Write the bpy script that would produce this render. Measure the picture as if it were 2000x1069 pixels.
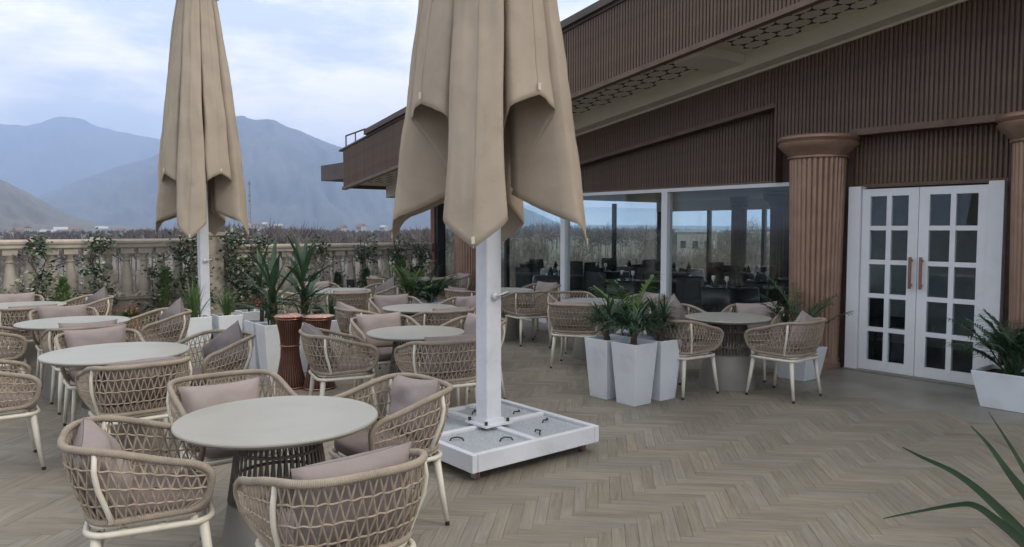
import bpy, math, random
import numpy as np
from mathutils import Vector, Matrix
R = math.radians
sc = bpy.context.scene
for o in list(bpy.data.objects): bpy.data.objects.remove(o)
col = sc.collection

# ------------------------------------------------------------------ camera
FPX, HY, EYE = 1465.0, 447.0, 1.7
PITCH = math.atan((534.5 - HY) / FPX)
cam = bpy.data.cameras.new('camera'); cam_o = bpy.data.objects.new('camera', cam); col.objects.link(cam_o)
cam.sensor_width = 36; cam.lens = 36 * FPX / 2000; cam.clip_start = .05; cam.clip_end = 60000
cam_o.location = (0, 0, EYE); cam_o.rotation_euler = (R(90) - PITCH, 0, 0)
sc.camera = cam_o
# ------------------------------------------------------------------ world
SUN_EL, SUN_AZ = R(40), R(114)      # azimuth clockwise from +Y (view direction); the sun stands behind and to the right
w = bpy.data.worlds.new('World'); sc.world = w; w.use_nodes = True
nt = w.node_tree; nt.nodes.clear()
def wn(t, **k):
    nd = nt.nodes.new(t)
    for a, b in k.items(): setattr(nd, a, b)
    return nd
wo = wn('ShaderNodeOutputWorld'); bg = wn('ShaderNodeBackground'); bg.inputs[1].default_value = 0.085
sky = wn('ShaderNodeTexSky', sky_type='NISHITA', sun_disc=False, sun_elevation=SUN_EL, sun_rotation=SUN_AZ)
sky.air_density = 1.0; sky.dust_density = 2.0
tc = wn('ShaderNodeTexCoord'); mp = wn('ShaderNodeMapping'); mp.inputs['Scale'].default_value = (1, 1, 3.2); mp.inputs['Location'].default_value = (.35, .2, .13)
nz = wn('ShaderNodeTexNoise'); nz.inputs['Scale'].default_value = 2.6; nz.inputs['Detail'].default_value = 8; nz.inputs['Roughness'].default_value = .56; nz.inputs['Distortion'].default_value = .25
nz2 = wn('ShaderNodeTexNoise'); nz2.inputs['Scale'].default_value = 3.6; nz2.inputs['Detail'].default_value = 7; nz2.inputs['Roughness'].default_value = .6
cr = wn('ShaderNodeValToRGB'); cr.color_ramp.elements[0].position = .30; cr.color_ramp.elements[1].position = .56
cr.color_ramp.elements[0].color = (.78, .78, .78, 1); cr.color_ramp.elements[1].color = (1, 1, 1, 1)
cr2 = wn('ShaderNodeValToRGB'); cr2.color_ramp.elements[0].position = .42; cr2.color_ramp.elements[1].position = .60
cr2.color_ramp.elements[0].color = (9.6, 10.5, 11.9, 1); cr2.color_ramp.elements[1].color = (17.5, 16.3, 14.9, 1)
mx = wn('ShaderNodeMix', data_type='RGBA')
L = nt.links.new
L(tc.outputs['Generated'], mp.inputs[0]); L(mp.outputs[0], nz.inputs['Vector']); L(mp.outputs[0], nz2.inputs['Vector'])
L(nz.outputs[0], cr.inputs[0]); L(nz2.outputs[0], cr2.inputs[0])
L(cr.outputs[0], mx.inputs[0]); L(sky.outputs[0], mx.inputs[6]); L(cr2.outputs[0], mx.inputs[7])
L(mx.outputs[2], bg.inputs[0]); L(bg.outputs[0], wo.inputs[0])
# ------------------------------------------------------------------ sun (veiled by cloud)
sl = bpy.data.lights.new('sun', 'SUN'); sl.energy = 1.5; sl.angle = R(18); sl.color = (1, .90, .77)
so = bpy.data.objects.new('sun', sl); col.objects.link(so); so.location = (5, -10, 30)
so.rotation_euler = Vector((-math.sin(SUN_AZ) * math.cos(SUN_EL), -math.cos(SUN_AZ) * math.cos(SUN_EL), -math.sin(SUN_EL))).to_track_quat('-Z', 'Y').to_euler()
sc.view_settings.view_transform = 'Standard'; sc.view_settings.look = 'None'
sc.view_settings.exposure = 0.44; sc.view_settings.gamma = 1
sc.view_settings.use_curve_mapping = False
sc.cycles.max_bounces = 8; sc.cycles.transparent_max_bounces = 16; sc.cycles.volume_bounces = 1

# ------------------------------------------------------------------ place frame: facade axes
CA = np.array([0, 0, EYE]); FW = np.array([0, math.cos(PITCH), -math.sin(PITCH)]); UP = np.array([0, math.sin(PITCH), math.cos(PITCH)]); RT = np.array([1., 0, 0])
def ray(x, y): return FW * FPX + RT * (x - 1000) - UP * (y - 534.5)
def proj(P):
    v = np.asarray(P, float) - CA; z = v @ FW
    return 1000 + FPX * (v @ RT) / z, 534.5 - FPX * (v @ UP) / z, z
ANG = R(38.5)
U = np.array([-math.sin(ANG), math.cos(ANG), 0]); N = np.array([-math.cos(ANG), -math.sin(ANG), 0]); Z = np.array([0, 0, 1.])
D0 = np.array([4.193, 8.987, 0])            # foot of the left door jamb
def W(s, o, z=0.): return D0 + U * s + N * o + Z * z
FROT = ANG + math.pi / 2                    # rotation that takes local +X to U and local +Y to N
B0 = np.array([-6.0, 12.849, 0])            # foot of the balustrade; it runs along -N
def BL(t, d=0., z=0.): return B0 - N * t - U * d + Z * z

# ------------------------------------------------------------------ helpers
def tag(o, label=None, cat=None, group=None, kind=None):
    if label: o['label'] = label
    if cat: o['category'] = cat
    if group: o['group'] = group
    if kind: o['kind'] = kind
    return o
class MB:
    def __init__(s): s.v = []; s.f = []; s.uv = []; s.m = []; s.mi = 0
    def add(s, vs, fs, uvs=None):
        b = len(s.v); s.v.extend([tuple(map(float, p)) for p in vs])
        for i, f in enumerate(fs):
            s.f.append(tuple(b + k for k in f)); s.m.append(s.mi)
            s.uv.append(uvs[i] if uvs else [(0, 0)] * len(f))
    def box(s, c, d, ax=None):
        c = np.asarray(c, float); hx, hy, hz = [k / 2 for k in d]
        A = np.eye(3) if ax is None else np.asarray(ax)
        vs = [c + A[0] * x * hx + A[1] * y * hy + A[2] * z * hz for z in (-1, 1) for y in (-1, 1) for x in (-1, 1)]
        s.add(vs, [(0, 2, 3, 1), (4, 5, 7, 6), (0, 1, 5, 4), (2, 6, 7, 3), (0, 4, 6, 2), (1, 3, 7, 5)])
    def tube(s, pts, r, seg=8, closed=False, caps=True):
        P = [np.asarray(p, float) for p in pts]; n = len(P)
        rs = r if hasattr(r, '__len__') else [r] * n
        T = []
        for i in range(n):
            a = P[(i - 1) % n] if (closed or i > 0) else P[i]; b = P[(i + 1) % n] if (closed or i < n - 1) else P[i]
            t = b - a; T.append(t / (np.linalg.norm(t) + 1e-9))
        ref = np.array([0, 0, 1.]) if abs(T[0][2]) < .9 else np.array([1., 0, 0])
        nrm = np.cross(T[0], ref); nrm /= np.linalg.norm(nrm)
        vs = []; ln = [0.]
        for i in range(n):
            nrm = nrm - T[i] * (nrm @ T[i]); nrm /= (np.linalg.norm(nrm) + 1e-9); bn = np.cross(T[i], nrm)
            for k in range(seg):
                a = 2 * math.pi * k / seg; vs.append(P[i] + (nrm * math.cos(a) + bn * math.sin(a)) * rs[i])
            if i: ln.append(ln[-1] + np.linalg.norm(P[i] - P[i - 1]))
        fs = []; uv = []
        for i in range(n if closed else n - 1):
            j = (i + 1) % n; l0 = ln[i]; l1 = ln[j] if j else ln[i] + np.linalg.norm(P[0] - P[i])
            for k in range(seg):
                q = (k + 1) % seg
                fs.append((i * seg + k, i * seg + q, j * seg + q, j * seg + k)); uv.append([(l0, k / seg), (l0, (k + 1) / seg), (l1, (k + 1) / seg), (l1, k / seg)])
        if caps and not closed:
            fs.append(tuple(range(seg))[::-1]); uv.append([(0, 0)] * seg)
            fs.append(tuple((n - 1) * seg + k for k in range(seg))); uv.append([(0, 0)] * seg)
        s.add(vs, fs, uv)
    def lathe(s, prof, seg=24, c=(0, 0, 0), caps=True):
        vs = []; fs = []
        for r, z in prof:
            for k in range(seg):
                a = 2 * math.pi * k / seg; vs.append((c[0] + r * math.cos(a), c[1] + r * math.sin(a), c[2] + z))
        for i in range(len(prof) - 1):
            for k in range(seg):
                q = (k + 1) % seg; fs.append((i * seg + k, i * seg + q, (i + 1) * seg + q, (i + 1) * seg + k))
        if caps:
            fs.append(tuple(range(seg))[::-1]); fs.append(tuple((len(prof) - 1) * seg + k for k in range(seg)))
        s.add(vs, fs)
    def grid(s, G, wrap=False):
        nr = len(G); nc = len(G[0]); vs = [p for row in G for p in row]; fs = []; uv = []
        for i in range(nr - 1):
            for j in range(nc if wrap else nc - 1):
                q = (j + 1) % nc; fs.append((i * nc + j, i * nc + q, (i + 1) * nc + q, (i + 1) * nc + j))
                uv.append([(j / nc, i / nr), ((j + 1) / nc, i / nr), ((j + 1) / nc, (i + 1) / nr), (j / nc, (i + 1) / nr)])
        s.add(vs, fs, uv)
    def prism(s, poly, ext):
        n = len(poly); p = [np.asarray(q, float) for q in poly]; e = np.asarray(ext, float)
        s.add(p + [q + e for q in p], [tuple(range(n))[::-1], tuple(range(n, 2 * n))] + [(i, (i + 1) % n, n + (i + 1) % n, n + i) for i in range(n)])
    def blade(s, p0, d, length, width, droop=.6, seg=5, roll=0., fold=.25):
        p = np.asarray(p0, float); d = np.asarray(d, float); d = d / np.linalg.norm(d)
        side = np.cross(d, (0, 0, 1.))
        if np.linalg.norm(side) < 1e-3: side = np.array([1., 0, 0])
        side /= np.linalg.norm(side)
        if roll: 
            q = np.cross(side, d); side = side * math.cos(roll) + q * math.sin(roll)
        vs = []; st = length / seg
        for i in range(seg + 1):
            t = i / seg; wd = width * (.55 + .9 * t if t < .4 else max(.02, 1.0 - ((t - .4) / .6) ** 1.6)) * .5
            up = np.cross(side, d); 
            vs += [p - side * wd + up * wd * fold, p, p + side * wd + up * wd * fold]
            d = d + np.array([0, 0, -1.]) * droop * st * (.6 + 1.4 * t) / max(length, .05); d /= np.linalg.norm(d); p = p + d * st
        fs = []
        for i in range(seg):
            a = i * 3; fs += [(a, a + 1, a + 4, a + 3), (a + 1, a + 2, a + 5, a + 4)]
        s.add(vs, fs)
    def mesh(s, name, mats, smooth=False):
        me = bpy.data.meshes.new(name); me.from_pydata(s.v, [], s.f)
        for m in (mats if isinstance(mats, (list, tuple)) else [mats]): me.materials.append(m)
        ul = me.uv_layers.new(name='UVMap'); flat = [c for u in s.uv for q in u for c in q]; ul.data.foreach_set('uv', flat)
        me.polygons.foreach_set('material_index', s.m)
        if smooth: me.polygons.foreach_set('use_smooth', [True] * len(s.f))
        me.validate(); me.update(); return me
    def build(s, name, mats, parent=None, smooth=False):
        return ob(name, s.mesh(name, mats, smooth), parent)
def ob(name, me, parent=None, loc=None, rz=None):
    o = bpy.data.objects.new(name, me); col.objects.link(o)
    if parent: o.parent = parent
    if loc is not None: o.location = loc
    if rz is not None: o.rotation_euler = (0, 0, rz)
    return o
def empty(name, loc=(0, 0, 0), rz=0.): 
    o = ob(name, None, None, loc, rz); o.empty_display_size = .1; return o
def copy_tree(o, parent=None):
    c = o.copy(); col.objects.link(c); c.parent = parent
    for ch in list(o.children): copy_tree(ch, c)
    return c
def sharp(me, deg=35):
    me.polygons.foreach_set('use_smooth', [True] * len(me.polygons)); me.set_sharp_from_angle(angle=R(deg))

# ------------------------------------------------------------------ materials
MATS = {}
def mat(name, colr, rough=.6, metal=0., var=.12, scale=8., bump=0., bscale=40., rnd=0., spec=.5, trans=0., col2=None, coords='Object', grime=0., gscale=2.5):
    m = bpy.data.materials.new(name); m.use_nodes = True; t = m.node_tree; n = t.nodes; l = t.links.new
    b = n['Principled BSDF']; b.inputs['Roughness'].default_value = rough; b.inputs['Metallic'].default_value = metal; b.inputs['Specular IOR Level'].default_value = spec
    tcn = n.new('ShaderNodeTexCoord'); nzn = n.new('ShaderNodeTexNoise'); nzn.inputs['Scale'].default_value = scale; nzn.inputs['Detail'].default_value = 6
    l(tcn.outputs[coords], nzn.inputs['Vector'])
    mxn = n.new('ShaderNodeMix'); mxn.data_type = 'RGBA'
    c2 = col2 or tuple(c * (1 - var) for c in colr); c1 = colr if col2 else tuple(min(1, c * (1 + var)) for c in colr)
    mxn.inputs[6].default_value = (*c1, 1); mxn.inputs[7].default_value = (*c2, 1)
    rmp = n.new('ShaderNodeValToRGB'); rmp.color_ramp.elements[0].position = .3; rmp.color_ramp.elements[1].position = .7
    l(nzn.outputs[0], rmp.inputs[0]); l(rmp.outputs[0], mxn.inputs[0]); out = mxn.outputs[2]
    if grime:      # irregular stains and scuffs
        gn = n.new('ShaderNodeTexNoise'); gn.inputs['Scale'].default_value = gscale; gn.inputs['Detail'].default_value = 9; gn.inputs['Roughness'].default_value = .68; gn.inputs['Distortion'].default_value = .6; l(tcn.outputs[coords], gn.inputs['Vector'])
        gr = n.new('ShaderNodeMapRange'); gr.inputs[1].default_value = .50; gr.inputs[2].default_value = .74; gr.inputs[4].default_value = grime; l(gn.outputs[0], gr.inputs[0])
        gm = n.new('ShaderNodeMix'); gm.data_type = 'RGBA'; gm.blend_type = 'MULTIPLY'; gm.inputs[7].default_value = (.62, .57, .48, 1); l(gr.outputs[0], gm.inputs[0]); l(out, gm.inputs[6]); out = gm.outputs[2]
    if rnd:
        oi = n.new('ShaderNodeObjectInfo'); hs = n.new('ShaderNodeHueSaturation'); mr = n.new('ShaderNodeMapRange')
        mr.inputs[3].default_value = 1 - rnd; mr.inputs[4].default_value = 1 + rnd
        l(oi.outputs['Random'], mr.inputs[0]); l(mr.outputs[0], hs.inputs['Value']); l(out, hs.inputs['Color']); out = hs.outputs[0]
    l(out, b.inputs['Base Color'])
    if bump:
        n2 = n.new('ShaderNodeTexNoise'); n2.inputs['Scale'].default_value = bscale; n2.inputs['Detail'].default_value = 4; l(tcn.outputs[coords], n2.inputs['Vector'])
        bp = n.new('ShaderNodeBump'); bp.inputs['Strength'].default_value = bump; bp.inputs['Distance'].default_value = .01
        l(n2.outputs[0], bp.inputs['Height']); l(bp.outputs[0], b.inputs['Normal'])
    if trans:
        tr = n.new('ShaderNodeBsdfTranslucent'); l(out, tr.inputs[0]); ms = n.new('ShaderNodeMixShader'); ms.inputs[0].default_value = trans
        l(b.outputs[0], ms.inputs[1]); l(tr.outputs[0], ms.inputs[2]); l(ms.outputs[0], n['Material Output'].inputs[0])
    MATS[name] = m; return m
def wrap_mat(name, colr, freq=260., strength=.5, rnd=.06):      # rope wound round a tube: ridges follow the tube's own length (UV)
    m = mat(name, colr, .85, var=.16, scale=14, rnd=rnd); t = m.node_tree; n = t.nodes; l = t.links.new
    uv = n.new('ShaderNodeUVMap'); wv = n.new('ShaderNodeTexWave'); wv.inputs['Scale'].default_value = freq / 6.283; wv.inputs['Distortion'].default_value = .6; wv.inputs['Detail Scale'].default_value = 6
    mp_ = n.new('ShaderNodeMapping'); mp_.inputs['Scale'].default_value = (1, .006, 1); l(uv.outputs[0], mp_.inputs[0]); l(mp_.outputs[0], wv.inputs[0])
    bp = n.new('ShaderNodeBump'); bp.inputs['Strength'].default_value = strength; bp.inputs['Distance'].default_value = .006
    l(wv.outputs[0], bp.inputs['Height']); l(bp.outputs[0], n['Principled BSDF'].inputs['Normal']); return m
def fabric_mat(name, colr, rough=.9, wscale=420., strength=.25, rnd=.05, trans=0., var=.08, scale=3., fold=.0):
    m = mat(name, colr, rough, var=var, scale=scale, rnd=rnd, trans=trans, spec=.15, grime=.3, gscale=2.2); t = m.node_tree; n = t.nodes; l = t.links.new
    tcn = n.new('ShaderNodeTexCoord'); n1 = n.new('ShaderNodeTexNoise'); n1.inputs['Scale'].default_value = wscale; n1.inputs['Detail'].default_value = 2
    n2 = n.new('ShaderNodeTexNoise'); n2.inputs['Scale'].default_value = 11; n2.inputs['Detail'].default_value = 3; n2.inputs['Distortion'].default_value = .8
    ad = n.new('ShaderNodeMath'); ad.operation = 'MULTIPLY_ADD'; ad.inputs[1].default_value = fold * 12 + .2
    l(tcn.outputs['Object'], n1.inputs['Vector']); l(tcn.outputs['Object'], n2.inputs['Vector']); l(n2.outputs[0], ad.inputs[0]); l(n1.outputs[0], ad.inputs[2])
    bp = n.new('ShaderNodeBump'); bp.inputs['Strength'].default_value = strength; bp.inputs['Distance'].default_value = .004
    l(ad.outputs[0], bp.inputs['Height']); l(bp.outputs[0], n['Principled BSDF'].inputs['Normal']); return m

M_ROPE = wrap_mat('rope_wrapped', (.315, .262, .20)); M_LAT = mat('rope_lattice', (.33, .268, .20), .85, var=.25, scale=30, rnd=.06)
M_CREAM = mat('cream_metal', (.64, .60, .50), .45, var=.06, scale=5, grime=.45, gscale=9)
M_PIL = fabric_mat('mauve_fabric', (.295, .25, .235), fold=.12, rnd=.10, strength=.5); M_SEAT = fabric_mat('seat_fabric', (.20, .16, .15), fold=.05)
M_PILG = fabric_mat('grey_fabric', (.19, .165, .16), fold=.12, rnd=.06, strength=.5)
M_TOP = mat('table_top', (.32, .312, .27), .38, grime=.25, gscale=3, var=.05, scale=2.5, bump=.03, bscale=200, rnd=.03)
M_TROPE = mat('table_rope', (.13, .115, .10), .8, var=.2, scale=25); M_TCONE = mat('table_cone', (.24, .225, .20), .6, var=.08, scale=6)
M_BLK = mat('black_plastic', (.02, .02, .022), .5, var=.2)
M_WHITE = mat('white_paint', (.66, .68, .70), .35, grime=.2, var=.025, scale=3, rnd=.02); M_POT = mat('white_planter', (.66, .69, .72), .34, var=.07, scale=2.2, grime=.35, gscale=4, rnd=.03)
M_WMET = mat('white_metal', (.62, .635, .67), .4, var=.07, scale=3, grime=.4, gscale=5)
M_CANOPY = fabric_mat('canopy_cloth', (.465, .39, .305), .85, wscale=500, strength=.6, trans=.12, fold=.1, var=.07)
M_GRAN = mat('granite', (.46, .49, .50), .5, col2=(.22, .25, .27), scale=110., bump=.05, bscale=150)
M_SLAT = mat('slat_brown', (.112, .067, .041), .44, grime=.5, gscale=1.5, var=.2, scale=5, rnd=.10, bump=.05, bscale=60)
M_BACK = mat('slat_backing', (.070, .044, .031), .7, var=.2, scale=5)
M_COL = mat('copper_column', (.31, .198, .142), .38, metal=.35, grime=.45, gscale=3, var=.1, scale=6)
M_BEIGE = mat('soffit_beige', (.56, .52, .43), .7, var=.06, scale=2); M_DARK = mat('dark_fill', (.03, .032, .036), .8, var=.2)
M_ROOF = mat('roof_sheet', (.085, .065, .06), .6, var=.2, scale=3, bump=.1, bscale=10)
M_ADDWALL = mat('added_wall', (.42, .43, .44), .7, var=.1); M_CEIL = mat('ceiling_grey', (.58, .60, .62), .7, var=.04, scale=1.5); M_CARP = mat('carpet_dark', (.05, .05, .055), .95, var=.3, scale=4)
M_CU = mat('copper_wire', (.33, .175, .125), .32, metal=.85, var=.12, scale=8)
M_SOIL = mat('soil', (.035, .028, .022), .95, var=.4, scale=30, bump=.6, bscale=60)
M_STONE = mat('cream_stone', (.41, .36, .295), .8, var=.12, scale=6, bump=.15, bscale=30, rnd=.05)
M_PLINTH = mat('plinth_stone', (.24, .21, .17), .85, var=.2, scale=4, bump=.2, bscale=20)
M_APRON = mat('apron_stone', (.205, .195, .163), .42, var=.2, scale=2.2, bump=.05, bscale=60)
M_SCREED = mat('screed', (.17, .155, .13), .9, var=.2, scale=10)
M_TRUNK = mat('palm_trunk', (.085, .06, .04), .9, var=.35, scale=25, bump=.6, bscale=40)
M_LEAF = mat('palm_leaf', (.038, .085, .035), .45, var=.35, scale=6, rnd=.18, trans=.2)
M_LEAFY = mat('grass_leaf', (.085, .155, .04), .5, var=.35, scale=6, rnd=.1, trans=.25)
M_LEAFD = mat('dark_leaf', (.036, .080, .036), .4, var=.35, scale=6, rnd=.15, trans=.12)
M_FRONT = mat('blade_leaf', (.013, .03, .012), .65, var=.3, scale=12, spec=.15)
M_VINE = mat('vine_leaf', (.045, .085, .045), .5, var=.4, scale=9, trans=.15); M_VINE2 = mat('variegated_leaf', (.42, .44, .31), .55, var=.2, scale=9, trans=.15)
M_RED = mat('red_flower', (.42, .03, .04), .6, var=.3, scale=20); M_TERRA = mat('terracotta', (.34, .17, .11), .8, var=.15, scale=8)
M_BARK = mat('grey_bark', (.115, .095, .08), .9, var=.3, scale=3); M_TWIG = mat('twig', (.135, .112, .095), .9, var=.3, scale=.6)
M_WOOD = mat('winter_wood', (.105, .085, .078), .95, var=.4, scale=.03)
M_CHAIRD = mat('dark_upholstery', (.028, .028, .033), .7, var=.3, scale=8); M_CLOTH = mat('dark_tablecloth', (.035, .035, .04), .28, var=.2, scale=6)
M_CHINA = mat('china', (.75, .75, .74), .2, var=.02)
def glass_mat(name, tint=(.93, .97, .965)):
    m = bpy.data.materials.new(name); m.use_nodes = True; n = m.node_tree.nodes; l = m.node_tree.links.new; n.remove(n['Principled BSDF'])
    tr = n.new('ShaderNodeBsdfTransparent'); tr.inputs[0].default_value = (*tint, 1); gl = n.new('ShaderNodeBsdfGlossy'); gl.inputs['Roughness'].default_value = .01
    fr = n.new('ShaderNodeFresnel'); ge = n.new('ShaderNodeNewGeometry'); ma = n.new('ShaderNodeMath'); ma.operation = 'MULTIPLY_ADD'; ma.inputs[1].default_value = 1 / 1.5 - 1.5; ma.inputs[2].default_value = 1.5; l(ge.outputs['Backfacing'], ma.inputs[0]); l(ma.outputs[0], fr.inputs[0]); ms = n.new('ShaderNodeMixShader')
    nn = n.new('ShaderNodeTexNoise'); nn.inputs['Scale'].default_value = 1.2; bp = n.new('ShaderNodeBump'); bp.inputs['Strength'].default_value = .02; l(nn.outputs[0], bp.inputs['Height']); l(bp.outputs[0], gl.inputs['Normal'])
    l(fr.outputs[0], ms.inputs[0]); l(tr.outputs[0], ms.inputs[1]); l(gl.outputs[0], ms.inputs[2]); l(ms.outputs[0], n['Material Output'].inputs[0]); return m
M_GLASS = glass_mat('window_glass'); M_GLASSD = glass_mat('door_glass', (.82, .88, .89))

# plank: grain along the plank's own UV, tone from a per-plank random in the second UV map
def plank_mat():
    m = bpy.data.materials.new('plank_wood'); m.use_nodes = True; n = m.node_tree.nodes; l = m.node_tree.links.new; b = n['Principled BSDF']
    b.inputs['Roughness'].default_value = .52; b.inputs['Specular IOR Level'].default_value = .35
    uv = n.new('ShaderNodeUVMap'); uv.uv_map = 'UVMap'; mp_ = n.new('ShaderNodeMapping'); mp_.inputs['Scale'].default_value = (1.5, 22, 1); l(uv.outputs[0], mp_.inputs[0])
    g = n.new('ShaderNodeTexNoise'); g.inputs['Scale'].default_value = 2.2; g.inputs['Detail'].default_value = 7; g.inputs['Roughness'].default_value = .62; g.inputs['Distortion'].default_value = .5; l(mp_.outputs[0], g.inputs['Vector'])
    r1 = n.new('ShaderNodeValToRGB'); e = r1.color_ramp.elements; e[0].position = .28; e[1].position = .72
    e[0].color = (.165, .141, .103, 1); e[1].color = (.278, .244, .184, 1); e.new(.5).color = (.224, .195, .145, 1); l(g.outputs[0], r1.inputs[0])
    u2 = n.new('ShaderNodeUVMap'); u2.uv_map = 'Tone'; sx = n.new('ShaderNodeSeparateXYZ'); l(u2.outputs[0], sx.inputs[0])
    mr = n.new('ShaderNodeMapRange'); mr.inputs[3].default_value = .89; mr.inputs[4].default_value = 1.13; l(sx.outputs[0], mr.inputs[0])
    mr2 = n.new('ShaderNodeMapRange'); mr2.inputs[3].default_value = .72; mr2.inputs[4].default_value = 1.0; l(sx.outputs[1], mr2.inputs[0])
    # worn, dusty patches over the whole floor
    tcn = n.new('ShaderNodeNewGeometry'); p = n.new('ShaderNodeTexNoise'); p.inputs['Scale'].default_value = .9; p.inputs['Detail'].default_value = 5; l(tcn.outputs['Position'], p.inputs['Vector'])
    mr3 = n.new('ShaderNodeMapRange'); mr3.inputs[1].default_value = .3; mr3.inputs[2].default_value = .7; mr3.inputs[3].default_value = .83; mr3.inputs[4].default_value = 1.10; l(p.outputs[0], mr3.inputs[0])
    mu = n.new('ShaderNodeMath'); mu.operation = 'MULTIPLY'; l(mr.outputs[0], mu.inputs[0]); l(mr3.outputs[0], mu.inputs[1])
    hs = n.new('ShaderNodeHueSaturation'); l(r1.outputs[0], hs.inputs['Color']); l(mu.outputs[0], hs.inputs['Value']); l(mr2.outputs[0], hs.inputs['Saturation'])
    l(hs.outputs[0], b.inputs['Base Color'])
    rr = n.new('ShaderNodeMapRange'); rr.inputs[3].default_value = .62; rr.inputs[4].default_value = .42; l(p.outputs[0], rr.inputs[0]); l(rr.outputs[0], b.inputs['Roughness'])
    bp = n.new('ShaderNodeBump'); bp.inputs['Strength'].default_value = .12; bp.inputs['Distance'].default_value = .004; l(g.outputs[0], bp.inputs['Height']); l(bp.outputs[0], b.inputs['Normal'])
    return m
M_PLANK = plank_mat()

# ================================================================== SETTING
def nearest_noise(seed):
    rs = np.random.RandomState(seed); tab = rs.rand(256, 256)
    def f(x, y):
        x = np.asarray(x, float); y = np.asarray(y, float); xi = np.floor(x).astype(int); yi = np.floor(y).astype(int); fx = x - xi; fy = y - yi
        fx = fx * fx * (3 - 2 * fx); fy = fy * fy * (3 - 2 * fy); g = lambda a, b: tab[a % 256, b % 256]
        return (g(xi, yi) * (1 - fx) + g(xi + 1, yi) * fx) * (1 - fy) + (g(xi, yi + 1) * (1 - fx) + g(xi + 1, yi + 1) * fx) * fy
    return f
def fbm(f, x, y, o=5):
    t = 0; a = .5
    for k in range(o): t = t + a * f(x * 2 ** k + 17 * k, y * 2 ** k + 31 * k); a *= .5
    return t
GZ = -7.0
# ground out to the mountains
M_GROUND = mat('valley_ground', (.10, .098, .075), .95, col2=(.15, .13, .10), scale=.02)
g = MB(); g.add([(-14000, -4000, GZ), (14000, -4000, GZ), (14000, 13500, GZ), (-14000, 13500, GZ)], [(0, 1, 2, 3)]); tag(g.build('ground', M_GROUND), kind='structure')
M_HILL = mat('hill_near', (.088, .082, .062), .95, col2=(.13, .112, .085), scale=.004, bump=0)
M_MTN = mat('mountain_forest', (.035, .042, .04), .95, col2=(.10, .095, .085), scale=.002)
def ridge(name, pts, D, depth, seed, m, rough=.12, n=420):
    px = np.array([p[0] for p in pts], float); py = np.array([p[1] for p in pts], float)
    xs = np.linspace(px[0], px[-1], n); ys = np.interp(xs, px, py)
    k = np.ones(5) / 5; ys = np.convolve(np.pad(ys, 2, mode='edge'), k, 'valid')
    f = nearest_noise(seed); G = []
    hts = EYE + D * (HY - ys) / FPX - GZ
    hts = np.maximum(hts, 4.)
    hts = hts * (1 + .055 * (fbm(f, xs / 30, xs * 0 + 3.3, 5) - .5))
    rows = np.concatenate([np.linspace(-1, 0, 60), np.linspace(.12, 1, 10)])
    for r in rows:
        dd = D + r * depth * (1 if r < 0 else .8)
        X = (xs - 1000) / FPX * dd; t = 1 - abs(r)
        base = t ** 1.25
        spur = (1 - 2 * np.abs(2 * fbm(f, xs / 38 + r * 1.4, r * 3.6 + xs / 150, 5) - 1.)) * rough * (4 * t * (1 - t)) ** .6
        h = np.maximum(hts * (base + spur * (r != 0)), -.02 * hts) - 6 * (t < .02)
        G.append([(X[i], dd, GZ + h[i]) for i in range(n)])
    mb = MB(); mb.grid(G); o = mb.build(name, m, smooth=True); tag(o, kind='structure'); return o
ridge('mountain', [(-1400, 300), (-700, 262), (-300, 250), (0, 246), (60, 250), (95, 242), (128, 229), (165, 230), (188, 247), (212, 250), (250, 262), (325, 274), (420, 300), (600, 400), (800, 440), (1300, 440)], 9800, 2600, 3, M_MTN, .11)
ridge('mountain', [(-200, 446), (0, 424), (80, 384), (160, 353), (240, 326), (320, 300), (400, 252), (455, 229), (500, 236), (530, 237), (600, 263), (660, 286), (720, 303), (780, 330), (900, 350), (1000, 396), (1100, 440), (1500, 442), (2400, 442)], 6200, 2700, 11, M_MTN, .14)
ridge('hill', [(-1800, 230), (-900, 225), (-400, 262), (-150, 300), (0, 347), (50, 373), (100, 400), (150, 424), (200, 439), (300, 446), (420, 448)], 2500, 1100, 21, M_HILL, .16)

# winter wood in the valley: thousands of bare crowns that read as one mass
def twig_fan(mb, base, h, rs, nb=34, wid=.05):
    x, y, z = base; cz = z + h * .62; rw = h * rs.uniform(.26, .36); rh = h * .37
    mb.tube([(x, y, z), (x + rs.uniform(-.04, .04) * h, y, z + h * .6)], [h * .014, h * .007], 3, caps=False)
    for k in range(nb):
        a = rs.uniform(0, 6.28); e = math.asin(rs.uniform(-.55, 1.)); d = np.array([math.cos(a) * math.cos(e) * rw, math.sin(a) * math.cos(e) * rw, math.sin(e) * rh]); c = np.array([x, y, cz])
        q0 = rs.uniform(.05, .6); p0 = c + d * q0; p1 = c + d * rs.uniform(.85, 1.08) + np.array([rs.gauss(0, .06), rs.gauss(0, .06), rs.gauss(.02, .05)]) * h
        sd = np.array([rs.uniform(-1, 1), rs.uniform(-.3, .3), rs.uniform(-.6, .6)]); sd = sd / np.linalg.norm(sd) * wid
        mb.add([p0 - sd, p0 + sd, p1], [(0, 1, 2)])
rs = random.Random(5); mb = MB()
for i in range(2900):
    d = 120 + 900 * rs.random() ** 1.4; a = rs.uniform(R(-50), R(30))
    if a > R(-4) and d < 180: continue
    h = rs.uniform(6.6, 9.6) * (1 + .16 * math.sin(a * 14 + 1) + .07 * math.sin(a * 41)) * (1.08 if a > R(-22) else .86)
    twig_fan(mb, (math.sin(a) * d, math.cos(a) * d, GZ), h, rs, 46, .05 + d * .00042)
tag(mb.build('winter_wood', M_WOOD), 'purplish grey wood of bare trees across the valley floor', 'wood', kind='stuff')

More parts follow.
